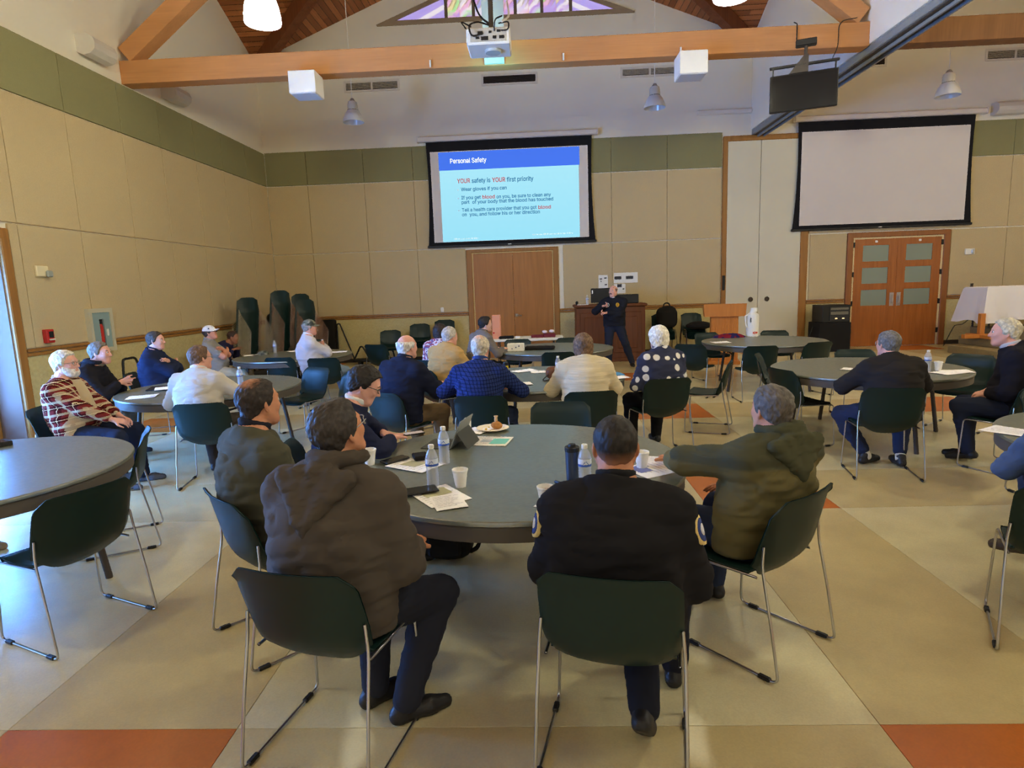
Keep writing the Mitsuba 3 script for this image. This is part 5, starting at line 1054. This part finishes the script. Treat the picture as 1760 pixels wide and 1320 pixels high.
person('person just outside the left frame edge, only a tan shoe showing', (-4.74, 4.22), 100, (0, 0), 4, 8, 0, 1.1, 1.0, 'fair', ('shirt', (120, 120, 120)), (60, 70, 96), (150, 130, 100), ('short', (80, 64, 52)), 'lap', {-1: dict(ankle=(-.02, .66, .085), toe=(-.15, 1, 0)), 1: dict(ankle=(.2, .5, .085))}, fine=.008, coarse=.02)

# ---- table by the left door
PP = person('white-bearded man in red plaid shirt sitting back by the left door', (-4.36, 5.50), 80, (2, 2), -9, 10, 0, 1.32, 1.0, 'pink', ('shirt', 'plaid', 'red, black and cream plaid shirt'), (32, 38, 54), (70, 74, 84), ('short', (206, 200, 186), 1.5), 'lap', {-1: dict(ankle=(-.14, .50, .085)), 1: dict(ankle=(.13, .42, .085))}, fine=.0065,
            extras=[('beard', (214, 208, 200), .010), ('glasses', (120, 110, 100))], wrists={-1: (-.06, .40, .67), 1: (.10, .42, .66)})
c = PP['sp'](.36)[0]; TF = Field(c - .32, c + .32, .012)
for t, w, d in [(.30, .105, .175), (.55, .09, .15), (.80, .05, .105)]: TF.ell(PP['sp'](t)[0] + PP['Fw'] * .065, np.eye(3), np.array([w, d, .15]), .06)
V, Fc = TF.mesh(); PP['emit']('undershirt', V, Fc, mat((186, 166, 130), .9, .1))
P7 = person('man in black hoodie leaning on the table with clasped hands', (-5.10, 6.55), 74, (6, 0), 17, 10, 0, 1.2, 1.05, 'pink', ('hoodie', (34, 33, 38)), (126, 116, 104), (40, 38, 44), ('short', (112, 100, 88)), 'clasped', None, fine=.006, extras=[('hood', (34, 33, 38)), ('collar', (150, 140, 122))])
c = P7['sp'](.62)[0] + P7['Fw'] * .155 + np.array([.07, 0, 0]); patch(P7, c, P7['Fw'] + np.array([.35, 0, .15]), np.array([0, 0, 1.0]), .05, .04, [(226, 222, 214), (226, 222, 214)], 'name_sticker')
person('man in navy jacket with folded arms beside the left wall', (-5.10, 7.95), 74, (4, 0), -2, 8, 0, 1.25, 1.03, 'pink', ('jacket', (34, 40, 62)), (50, 50, 60), (30, 30, 30), ('short', (64, 55, 48)), 'crossed', None, fine=.0065, extras=[('collar', (30, 34, 50))])
person('man in pale grey shirt leaning on the table, back to the viewer', (-3.22, 5.62), 3, (30, 2), 14, 12, -8, 1.24, 1.02, 'pink', ('shirt', (186, 180, 170)), (56, 50, 46), (40, 34, 30), ('short', (100, 76, 60)), 'table', None, fine=.0065, extras=[('collar', (214, 208, 200)), ('glasses', (150, 140, 130))], wrists={-1: (-.20, .34, .80), 1: (.24, .42, .80)}, poles={-1: (-1, -.4, -.5), 1: (1, -.3, -.5)})
# ---- farther left table
person('man in grey T-shirt and white baseball cap, leaning back with folded arms', (-5.30, 9.95), 76, (2, 12), -14, 10, 0, 1.15, 1.0, (206, 140, 112), ('tshirt', (140, 136, 130)), (190, 174, 140), (60, 50, 40), ('short', (70, 56, 46)), 'crossed', {-1: dict(ankle=(-.14, .55, .085)), 1: dict(ankle=(.14, .55, .085))}, fine=.0075, extras=[('cap', (236, 234, 230), (40, 50, 70)), ('glasses', (40, 40, 40))])
person('person in navy bent low over the table, hidden behind the white cap', (-6.05, 11.22), 78, (0, -12), 34, 16, 0, 1.1, 1.0, (150, 100, 76), ('shirt', (40, 40, 66)), (40, 40, 50), (30, 30, 30), ('crew', (60, 42, 34)), 'table', None, fine=.008, coarse=.02, drop=-.06)
person('man in white shirt and camouflage cap sitting sideways with folded arms', (-3.56, 9.50), 58, (8, 2), -6, 10, 0, 1.34, 1.07, (206, 146, 122), ('shirt', (200, 197, 204)), (112, 128, 142), (50, 46, 44), ('short', (140, 130, 120)), 'crossed', {-1: dict(ankle=(-.12, .55, .085)), 1: dict(ankle=(.16, .5, .085))}, fine=.0075, extras=[('cap', 'camo'), ('collar', (228, 224, 230)), ('mustache', (190, 184, 176))])
# ---- middle tables
person('balding white-haired man in navy blazer, back turned', (-1.38, 5.93), 30, (8, 0), 7, 10, 0, 1.22, 1.02, 'pink', ('blazer', (30, 33, 48)), (120, 98, 68), (50, 36, 26), ('bald_top', (206, 200, 194), 1.5), 'table', None, fine=.0065, extras=[('collar', (36, 40, 56))], wrists={-1: (-.2, .34, .72), 1: (.16, .46, .80)})
person('grey-haired man in tan jacket between the blazer and the blue check', (-1.20, 7.52), 34, (10, -4), 10, 10, 0, 1.15, .98, 'pink', ('jacket', (182, 148, 96)), (80, 70, 60), (50, 40, 30), ('short', (178, 172, 166)), 'table', None, fine=.0075, extras=[('collar', (170, 138, 90))])
person('dark-haired woman in floral blouse beyond the tan jacket', (-1.42, 8.58), 24, (0, -4), 6, 8, 0, 1.05, .95, 'fair', ('shirt', 'floral'), (40, 40, 50), (30, 30, 30), ('bob', (44, 35, 32)), 'lap', None, fine=.008, coarse=.02)
person('young man in grey sweater at the far teal table', (-.98, 9.58), 52, (20, 0), 12, 10, 0, 1.05, 1.02, 'fair', ('sweater', (114, 107, 103)), (50, 54, 70), (30, 30, 30), ('short', (38, 32, 29), 1.2), 'table', None, fine=.008, coarse=.018, extras=[('collar', (90, 84, 82))])
person('man in blue checked shirt, back to the viewer', (-.55, 5.63), 5, (4, 0), 8, 10, 0, 1.2, 1.0, 'pink', ('shirt', 'blue_check'), (44, 52, 76), (40, 34, 30), ('crown', (186, 176, 160), 1.2), 'table', {-1: dict(ankle=(-.16, .42, .085)), 1: dict(ankle=(.26, .40, .085))}, fine=.0065, extras=[('collar', (48, 64, 116))], wrists={-1: (-.2, .36, .8), 1: (.24, .34, .78)}, poles={-1: (-1, -.3, -.6), 1: (1, -.3, -.6)})
person('woman in cream quilted jacket with short brown hair, back to the viewer', (.45, 5.70), -2, (0, 0), 9, 10, 0, 1.12, .98, 'fair', ('puffer', 'linen'), (40, 40, 48), (40, 34, 30), ('bob', (104, 80, 60)), 'table', None, fine=.0065, extras=[('collar', (204, 190, 158))])
person('white-haired woman in grey polka dot blouse, back to the viewer', (1.31, 6.30), -20, (4, 0), 5, 8, 0, 1.22, .98, 'fair', ('shirt', 'polka', 'grey blouse with white polka dots'), (26, 26, 30), (30, 30, 30), ('fluffy', (228, 222, 206), 1.2), 'lap', None, fine=.0065, extras=[('collar', (60, 64, 88))])
# ---- right table
person('man in black jacket with white socks, back to the viewer, at the right table', (3.12, 5.42), 4, (-14, 0), 12, 14, 2, 1.22, 1.0, 'pink', ('jacket', (42, 39, 38)), (38, 44, 64), (30, 28, 28), ('short', (104, 100, 96)), 'table', {-1: dict(ankle=(-.10, .30, .095), toe=(.85, .5, 0), pole=(-.9, 1, .9)), 1: dict(ankle=(.17, .22, .095), toe=(.05, 1, 0), pole=(.4, 1, .9))}, fine=.0065, extras=[('socks', (206, 200, 184)), ('glasses', (160, 160, 160)), ('collar', (40, 38, 37))], poles={-1: (-1, -.3, -.6), 1: (1, -.3, -.6)}, drop=-.05)
person('fair grey-haired man in dark jacket, facing left at the right frame edge', (4.30, 5.50), -52, (-8, 2), 8, 12, 0, 1.22, 1.02, 'pink', ('jacket', (28, 27, 34)), (36, 42, 60), (26, 25, 26), ('short', (190, 182, 160), 1.2), 'lap', {-1: dict(ankle=(-.04, .40, .12), toe=(.3, 1, -.2)), 1: dict(ankle=(.12, .42, .085))}, fine=.0065, extras=[('collar', (196, 196, 200))])
# ---- presenter
P2 = person('bald moustached presenter in dark uniform standing before the wooden desk', (1.63, 12.95), 200, (16, 0), 1, 4, 0, 1.16, 1.01, 'pink', ('jacket', (32, 33, 40)), (36, 40, 54), (24, 22, 22), ('bald_top', (96, 80, 70), .5), 'lap', {1: dict(ankle=(.10, .12, .085), toe=(.2, 1, 0), pole=(0, 1, .2)), -1: dict(ankle=(-.34, -.16, .085), toe=(-.4, 1, 0), pole=(-.1, 1, .2))}, fine=.0065, coarse=.016, standing=True,
            extras=[('mustache', (70, 48, 42)), ('collar', (34, 35, 42))], wrists={1: (.17, .26, 1.31), -1: (.10, .27, 1.17)}, poles={1: (1, -.2, -.7), -1: (-1, -.3, -.8)}, hand_curl=48)
for x, colr in [(.10, [(196, 196, 204), (60, 66, 90), (200, 200, 206)]), (-.11, [(206, 160, 60), (180, 130, 40)])]:
    patch(P2, P2['sp'](.72)[0] + P2['Fw'] * .178 + P2['Rt'] * x, P2['Fw'] + P2['Rt'] * x * 2.5, np.array([0, 0, 1.0]), .035, .042, colr, 'badge')
c = P2['nb'] + P2['Fw'] * .068; TF = Field(c - .12, c + .12, .009); TF.ell(c + [0, 0, -.005], np.eye(3), np.array([.038, .03, .06]), .01); V, Fc = TF.mesh(); P2['emit']('undershirt', V, Fc, mat((224, 222, 220), .9))

# ---------------------------------------------------------------- things on the tables
rgs = np.random.default_rng(21)
BOT = None
def bottle(x, y, label, z=TZ, s=1.0):
    global BOT
    k = thing('water_bottle', label, 'bottle', 'water bottles on the tables'); M = T4().translate([x, y, z]).scale(s)
    if BOT is None:
        body = [(0, 0), (.026, 0), (.031, .006)] + [(.0318 - .0024 * (i % 2), .012 + .0075 * i) for i in range(13)] + [(.0325, .112), (.0325, .150), (.031, .160), (.024, .182), (.0145, .197), (.0125, .203), (.0125, .207), (0, .207)]
        BOT = {'body': mikit.ply(lathe(body, 28), 'water', 40), 'cap': mikit.ply(lathe([(.0145, .200), (.0155, .203), (.0155, .218), (.014, .221), (0, .221)], 20), 'white_plastic', 35),
               'label': mikit.ply(lathe([(.0330, .113), (.0334, .1135), (.0334, .1495), (.0330, .150)], 28), mat((206, 214, 230), .5, .4), 40),
               'label_band': mikit.ply(cat(lathe([(.0336, .113), (.0336, .124)], 28)), mat((58, 88, 170), .5, .4), 40),
               'label_mountain': [mikit.ply(peak(a), mat((48, 84, 176), .5, .4), False) for a in (0.6, 2.7, 4.8)]}
    for n in ('body', 'cap', 'label', 'label_band'): scene[f'{k}__{n}'] = {**BOT[n], 'to_world': M}
    for d in BOT['label_mountain']: scene[numbered(f'{k}__label_mountain')] = {**d, 'to_world': M}
def peak(a0):
    P = [(-.016, .124), (-.007, .137), (-.004, .134), (.002, .143), (.009, .133), (.016, .124)]; V = []
    for r in (.0337, .0341): V += [(r * math.cos(a0 + u / .034), r * math.sin(a0 + u / .034), z) for u, z in P]
    n = len(P); F_ = [(0, i, i + 1) for i in range(1, n - 1)] + [(n, n + i + 1, n + i) for i in range(1, n - 1)] + [(n, n + i, n + i + 1) for i in range(1, n - 1)]
    return trimesh.Trimesh(np.array(V), F_, process=False)
CUP = None
def cup(x, y, label, z=TZ):
    global CUP
    k = thing('foam_cup', label, 'cup', 'white foam cups')
    if CUP is None: CUP = (mikit.ply(lathe([(0, 0), (.026, 0), (.027, .004), (.038, .080), (.040, .083), (.0415, .086), (.0415, .092), (.039, .094), (.037, .091), (.026, .006), (0, .006)], 28), mat((240, 238, 232), .8, .2), 40), mikit.ply(lathe([(.0355, .072), (0, .072)], 20), mat((90, 60, 36), .3, .5), False))
    scene[f'{k}__cup'] = {**CUP[0], 'to_world': T4().translate([x, y, z])}; scene[f'{k}__drink'] = {**CUP[1], 'to_world': T4().translate([x, y, z])}
def paper(x, y, yaw, label, w=.216, h=.28, z=TZ, pics=(), lines=8, name='paper_sheet', cat_='paper'):
    k = thing(name, label, cat_, 'sheets of paper on the tables' if cat_ == 'paper' else None); nx, ny = 7, 9; xs, ys_ = np.linspace(-w / 2, w / 2, nx), np.linspace(-h / 2, h / 2, ny); a, b = rgs.uniform(0, 6, 2)
    top = np.array([(px, py, .0016 + .0022 * (1 + math.sin(px * 14 + a)) + .006 * max(0, py / h + .2) ** 2 * (1 + math.sin(b + px * 9))) for py in ys_ for px in xs]); V = np.vstack([top, top - [0, 0, .0009]]); n = nx * ny; F_ = []
    for j in range(ny - 1):
        for i in range(nx - 1): q = j * nx + i; F_ += [(q, q + 1, q + nx + 1), (q, q + nx + 1, q + nx), (n + q, n + q + nx + 1, n + q + 1), (n + q, n + q + nx, n + q + nx + 1)]
    at_ = (x, y, z); part(k, 'sheet', rz(trimesh.Trimesh(V, F_, process=False), yaw, at_), 'paper', True)
    def lay(x0, x1, y0, y1_, lift=.0011):
        g_ = np.array([(px, py) for py in np.linspace(y0, y1_, 4) for px in np.linspace(x0, x1, 4)]); zz = [.0016 + .0022 * (1 + math.sin(px * 14 + a)) + .006 * max(0, py / h + .2) ** 2 * (1 + math.sin(b + px * 9)) + lift for px, py in g_]
        return rz(trimesh.Trimesh(np.column_stack([g_, zz]), [(j * 4 + i, j * 4 + i + 1, j * 4 + i + 5) for j in range(3) for i in range(3)] + [(j * 4 + i, j * 4 + i + 5, j * 4 + i + 4) for j in range(3) for i in range(3)], process=False), yaw, at_)
    for (x0, x1, y0, y1_, c) in pics: part(k, 'printed_picture', lay(x0 * w, x1 * w, y0 * h, y1_ * h), mat(c, .8, .2), True)
    if lines:
        sk = part(k, 'printed_text', cat(*[lay(-w * .42, w * rgs.uniform(.1, .42), h * (.40 - .8 * i / lines) - .0022, h * (.40 - .8 * i / lines) + .0012, .0008) for i in range(lines)]), mat((150, 150, 150), .9, .1), False); labels[sk] = {'kind': 'stuff'}
    return k
# foreground table
bottle(-.555, 3.057, 'clear water bottle with blue label, nearest the hoodie man on the foreground table'); bottle(-.555, 3.47, 'clear water bottle just behind another one, beside the tablet'); bottle(.222, 2.985, 'clear water bottle left of the officer\'s head')
cup(-.41, 3.04, 'white foam cup in the middle of the foreground table, right of the bottle'); cup(.022, 2.735, 'white foam cup with brown drink left of the officer\'s shoulder'); cup(-1.0, 3.49, 'white foam cup by the hoodie man\'s head, at the table\'s left'); cup(.555, 3.29, 'white foam cup behind the officer\'s right ear')
def slab_(name, lab, cat_, x, y, yaw, w, h, t, z=TZ, m='black_gloss', body='black_plastic'):
    k = thing(name, lab, cat_); part(k, 'body', rz(bb(-w / 2, w / 2, -h / 2, h / 2, 0, t, min(.004, t * .4)), yaw, (x, y, z)), body, False); part(k, 'glass', rz(bb(-w / 2 + .004, w / 2 - .004, -h / 2 + .004, h / 2 - .004, t, t + .0008), yaw, (x, y, z)), m, False)
paper(-.50, 2.90, -35, 'folded printed sheet with a greenish photo under the black phone', pics=[(-.3, .35, .0, .38, (178, 176, 140)), (-.2, .3, .22, .36, (150, 144, 160))]); paper(-.44, 2.80, -20, 'white printed sheet nearest the table edge, front left', w=.15, h=.2)
slab_('phone', 'black phone lying on paper beside the nearest bottle', 'phone', -.60, 2.95, 68, .10, .17, .009, TZ + .011)
paper(-.72, 3.44, -60, 'printed sheet under the phone and wallet at the table\'s left', pics=[(-.2, .3, -.1, .3, (170, 168, 140))]); slab_('phone', 'black phone at the far left of the table beside the black wallet', 'phone', -.86, 3.53, 40, .08, .165, .012, TZ + .008)
one('wallet', 'black wallet between the far left phone and the bottles', 'wallet', rz(bb(-.055, .055, -.045, .045, 0, .025, .008), 70, (-.715, 3.57, TZ + .008)), 'black_cloth', False)
k = thing('tablet', 'tablet standing in a dark grey keyboard case with folded kickstand', 'tablet'); gcase = mat((60, 62, 60), .6, .3)
part(k, 'keyboard', rz(bb(-.125, .125, -.20, 0, 0, .007, .003), 102, (-.54, 3.90, TZ)), gcase, False)
def tilt(m, deg, at0, yaw, at1):
    a = math.radians(deg); v = np.asarray(m.vertices) - at0; v = np.stack([v[:, 0], v[:, 1] * math.cos(a) - v[:, 2] * math.sin(a), v[:, 1] * math.sin(a) + v[:, 2] * math.cos(a)], -1); return rz(trimesh.Trimesh(v, m.faces, process=False), yaw, at1)
part(k, 'screen_body', tilt(bb(-.128, .128, -.004, .004, 0, .195, .003), -24, np.zeros(3), 102, (-.54, 3.90, TZ + .005)), mat((120, 124, 122), .4, .5), False); part(k, 'display', tilt(bb(-.120, .120, -.0048, -.004, .008, .187), -24, np.zeros(3), 102, (-.54, 3.90, TZ + .005)), 'black_gloss', False)
part(k, 'kickstand', tilt(bb(-.125, .125, -.002, .002, -.125, 0, .001), 34, np.zeros(3), 102, (-.492, 3.89, TZ + .108)), gcase, False)
paper(-.33, 3.96, 12, 'printed sheet with a teal panel, right of the tablet', w=.28, h=.216, pics=[(.05, .45, -.3, .3, (120, 196, 190)), (-.2, .1, -.1, .2, (170, 180, 190))])
k = thing('paper_plate', 'white paper plate with half eaten food beyond the tablet', 'plate'); part(k, 'plate', lathe([(0, .004), (.075, .006), (.085, .012), (.115, .020), (.117, .018), (.085, .008), (.075, .002), (0, 0)], 36, (-.33, 4.30, TZ)), mat((236, 226, 206), .8, .2), 30)
sp_ = trimesh.creation.icosphere(3, .034); v = sp_.vertices * [1.2, .9, .8]; v = v * (1 + .35 * (meshkit.fbm(v * 60, 3, 2) - .5))[:, None]; one('muffin', 'brown crumbly muffin on the paper plate', 'food', trimesh.Trimesh(v + [-.30, 4.30, TZ + .034], sp_.faces, process=False), mat((176, 124, 74), .9, .1), True)
one('food_wrapper', 'twisted beige muffin paper standing on the muffin', 'wrapper', lathe([(.008, 0), (.013, .012), (.010, .03), (.016, .045), (.006, .046)], 10, (-.305, 4.31, TZ + .055)), mat((206, 176, 140), .8, .2), 30)
for x, y, r in [(-.375, 4.27, .010), (-.36, 4.33, .007)]: one('food_crumb', {-.375: 'yellow food bit at the left of the plate', -.36: 'small food bit at the back of the plate'}[x], 'food', trimesh.Trimesh(trimesh.creation.icosphere(1, r).vertices * [1, 1, .7] + [x, y, TZ + .014], trimesh.creation.icosphere(1).faces, process=False), mat((206, 176, 70), .8), True)
paper(-.44, 4.27, 30, 'crumpled white napkin under the paper plate', w=.17, h=.17, lines=0, name='napkin', cat_='napkin'); one('napkin_roll', 'upright white rolled napkin behind the tablet', 'napkin', lathe([(0, 0), (.020, 0), (.024, .10), (.021, .102), (.017, .09), (0, .088)], 16, (-.50, 4.25, TZ)), 'paper', 30)
k = thing('pen', 'dark blue marker pen left of the bottle by the officer', 'pen'); part(k, 'barrel', tube([(.075, 3.06, TZ + .008), (.145, 2.99, TZ + .008)], .0075, 10), mat((40, 52, 76), .4), True); part(k, 'cap', tube([(.145, 2.99, TZ + .008), (.17, 2.965, TZ + .008)], .0085, 10), 'black_plastic', True)
k = thing('tumbler', 'dark blue steel tumbler with black lid beside the bottle', 'tumbler'); part(k, 'body', lathe([(0, 0), (.030, 0), (.031, .004), (.036, .165), (0, .165)], 24, (.165, 3.07, TZ)), mat((52, 62, 80), .35, .5, .4), 35); part(k, 'lid', lathe([(.037, .165), (.038, .168), (.038, .186), (.034, .19), (.02, .19), (.018, .202), (0, .202)], 24, (.165, 3.07, TZ)), 'black_plastic', 35)
paper(.12, 2.80, 25, 'white printed sheet between the near cup and the officer\'s shoulder', pics=[(-.4, .4, .3, .42, (90, 90, 100))])
paper(.70, 3.36, 20, 'open printed leaflet beside the olive jacket man\'s hand', w=.30, h=.22, pics=[(.1, .4, .05, .4, (206, 206, 214)), (-.45, -.25, -.45, -.1, (96, 104, 150))]); paper(.62, 3.26, 60, 'printed sheet tucked under the open leaflet', pics=[(-.4, .1, -.4, -.1, (110, 116, 160))])
slab_('phone', 'small bright phone in the hand of the man with glasses', 'phone', -.85, 4.06, 60, .07, .14, .009, .792, mat((206, 200, 214), .2, .5))
k = thing('backpack', 'black backpack on the floor beneath the foreground table', 'bag')
sp_ = trimesh.creation.icosphere(3, 1.0); v = np.sign(sp_.vertices) * np.abs(sp_.vertices) ** .6 * [.17, .12, .17]; v = v * (1 + .10 * (meshkit.fbm(v * 14, 3, 2) - .5))[:, None]; part(k, 'body', trimesh.Trimesh(v + [-.62, 3.86, .172], sp_.faces, process=False), 'black_cloth', True)
part(k, 'strap', tube(bend([(-.48, 3.82, .30), (-.40, 3.78, .24), (-.41, 3.78, .10), (-.47, 3.82, .05)], .06), .014, 8), 'black_cloth', True); part(k, 'pocket', bb(-.74, -.52, 3.72, 3.76, .05, .2, .02), 'black_cloth', False)
# blue-lit table and left tables
slab_('phone', 'black phone stand on the blue-lit table at the left edge', 'phone', -3.92, 4.17, 30, .14, .2, .035)
paper(-4.15, 6.24, 70, 'white form lying near the front edge of the left door table', pics=[(.1, .3, .3, .45, (120, 120, 170))]); bottle(-3.38, 6.84, 'water bottle on the left door table beside the pale grey shirt')
k = thing('tray_papers', 'black folder with papers before the clasped hands', 'folder'); part(k, 'folder', rz(bb(-.15, .15, -.11, .11, 0, .014, .004), 70, (-4.32, 6.82, TZ)), 'black_plastic', False); part(k, 'sheet', rz(bb(-.10, .15, -.10, .10, .015, .018), 60, (-4.22, 6.76, TZ)), 'paper', False)
m = cat(*[tube(np.stack([-4.16 + s_ * .032 + .026 * np.cos(np.linspace(0, 6.28, 14)), 6.85 + .012 * s_ + 0 * np.linspace(0, 1, 14), TZ + .045 + .018 * np.sin(np.linspace(0, 6.28, 14))], 1), .0025, 6) for s_ in (-1, 1)]); one('sunglasses', 'dark glasses lying on the folder on the left door table', 'glasses', cat(m, tube([(-4.2, 6.84, TZ + .05), (-4.2, 6.98, TZ + .035)], .0025, 6), tube([(-4.1, 6.86, TZ + .05), (-4.1, 7.0, TZ + .035)], .0025, 6)), 'black_plastic', True)
paper(-4.90, 10.45, 65, 'white sheet at the left of the farther left table', lines=0); bottle(-4.63, 10.75, 'water bottle left of the white-shirted man on the farther left table'); bottle(-3.72, 10.62, 'water bottle right of the white-shirted man on the farther left table'); paper(-4.35, 11.0, 40, 'white sheet behind the left bottle of the farther left table', lines=0); paper(-3.43, 10.55, 80, 'white sheet at the right of the farther left table', lines=0)
k = thing('camouflage_cap', 'camouflage cap lying on the farther left table beside the bottle', 'cap'); sp_ = trimesh.creation.icosphere(3, .09); part(k, 'crown', trimesh.Trimesh(sp_.vertices * [1, 1.1, .7] + [-4.74, 10.52, TZ + .01], sp_.faces, process=False).slice_plane([0, 0, TZ + .001], [0, 0, 1], cap=True), 'camo', True); part(k, 'brim', lathe([(0, .002), (.075, .002), (.078, .006), (0, .008)], 20, (-4.83, 10.44, TZ)), 'camo', 30)
# middle tables
paper(-.20, 6.36, 80, 'white sheet near the elbow of the blue checked man', lines=0); paper(-.16, 7.38, 60, 'stack of white papers at the back of the middle table', lines=0); paper(.05, 7.25, 85, 'loose white papers with a dark pen on the middle table', w=.2, h=.26, lines=3); cup(-.33, 6.58, 'white foam cup beside the blue checked man')
k = thing('drink_can', 'black energy drink can with yellow-green print', 'can'); part(k, 'body', lathe([(0, 0), (.027, 0), (.033, .008), (.033, .148), (.027, .160), (.026, .158), (0, .156)], 24, (-.36, 7.02, TZ)), mat((26, 26, 28), .3, .5, .3), 35); part(k, 'print', lathe([(.0334, .04), (.0334, .12)], 24, (-.36, 7.02, TZ)).slice_plane([-.36, 7.02, 0], [-.35, -1, 0]).slice_plane([-.36, 7.04 - .03, 0], [0.0, -1, 0]), mat((200, 176, 40), .4), False)
sp_ = trimesh.creation.icosphere(3, 1); v = np.sign(sp_.vertices) * np.abs(sp_.vertices) ** .7 * [.11, .08, .07]; k = thing('handbag', 'small brown leather bag on the middle table', 'bag'); part(k, 'body', trimesh.Trimesh(v + [.20, 6.66, TZ + .07], sp_.faces, process=False), mat((104, 64, 40), .5, .4), True); part(k, 'strap', tube(bend([(.12, 6.6, TZ + .06), (.05, 6.55, TZ + .008), (.08, 6.48, TZ + .008), (.16, 6.55, TZ + .02)], .04), .006, 6), 'black_plastic', True)
bottle(.235, 6.92, 'water bottle behind the brown bag on the middle table'); paper(.83, 6.60, 75, 'white sheet under the blue folder at the right of the middle table', lines=2); k = thing('blue_folder', 'bright blue folder at the right of the middle table', 'folder'); part(k, 'cover', rz(bb(-.11, .11, -.15, .15, 0, .008, .003), 80, (.80, 6.86, TZ)), mat((70, 140, 190), .5), False)
k = thing('tissue_box', 'white box with blue dots on the far teal table', 'box'); part(k, 'box', rz(bb(-.13, .13, -.06, .06, 0, .12, .006), 8, (-.33, 9.80, TZ)), 'paper', False); part(k, 'dot', rz(cat(*[bb(x, x + .02, -.062, -.06, .03 + .02 * i, .05 + .02 * i) for i, x in enumerate((-.06, .0, .05))]), 8, (-.33, 9.80, TZ)), mat((60, 70, 120), .6), False)
one('dark_case', 'flat black case in the middle of the far teal table', 'case', rz(bb(-.24, .24, -.12, .12, 0, .05, .018), 8, (.05, 9.92, TZ)), 'black_cloth', False)
# right tables
bottle(3.98, 6.41, 'water bottle on the right table, left of the foam cup'); cup(4.12, 6.46, 'white foam cup on the right table beside the bottle'); paper(4.10, 6.28, 70, 'white sheets before the foam cup on the right table', lines=4); paper(4.22, 6.35, 100, 'white sheet with a grey pen near the white-haired man', lines=2); paper(3.36, 6.70, 40, 'crumpled white paper left of the man in black', w=.18, h=.16, lines=3)
paper(2.98, 10.10, 80, 'white sheet at the left of the podium table', lines=0)
sp_ = trimesh.creation.icosphere(3, 1); v = sp_.vertices * [.28, .16, .05]; v[:, 2] = np.maximum(v[:, 2] * (1 + 1.1 * (meshkit.fbm(v * 12, 3, 6) - .3)), 0); one('maroon_cloth', 'crumpled maroon and navy cloth at the back left of the podium table', 'cloth', trimesh.Trimesh(v + [3.38, 10.98, TZ + .001], sp_.faces, process=False), pmat('maroon', lambda p, n, uv: mix(L(120, 30, 44), L(40, 34, 80), sst(.45, .55, fb(p.x * 9, p.y * 9, 0, 2))), .9, .1), True)
paper(2.95, 3.86, 60, 'open white booklet on the table cut off by the right edge', w=.3, h=.22, lines=6)
bottle(1.18, 14.2, 'water bottle on the wooden desk beside the monitor', 1.30)
k = thing('black_bag', 'black bag hung over the chair stack right of the desk', 'bag'); sp_ = trimesh.creation.icosphere(3, 1); v = np.sign(sp_.vertices) * np.abs(sp_.vertices) ** .7 * [.24, .14, .26]; v *= (1 + .2 * (meshkit.fbm(v * 9, 3, 8) - .5))[:, None]; part(k, 'body', trimesh.Trimesh(v + [3.08, 14.72, .93], sp_.faces, process=False), 'black_cloth', True); part(k, 'handle', tube(bend([(2.98, 14.7, 1.14), (3.02, 14.7, 1.26), (3.12, 14.7, 1.26), (3.16, 14.7, 1.14)], .04), .014, 8), 'black_cloth', True)
sp_ = trimesh.creation.icosphere(3, 1); v = sp_.vertices * [.30, .22, .09]; v *= (1 + .3 * (meshkit.fbm(v * 9, 3, 9) - .5))[:, None]; one('black_coat', 'black coat lying on the chair stack between desk and podium', 'coat', trimesh.Trimesh(v + [3.80, 14.62, .72], sp_.faces, process=False), 'black_cloth', True)
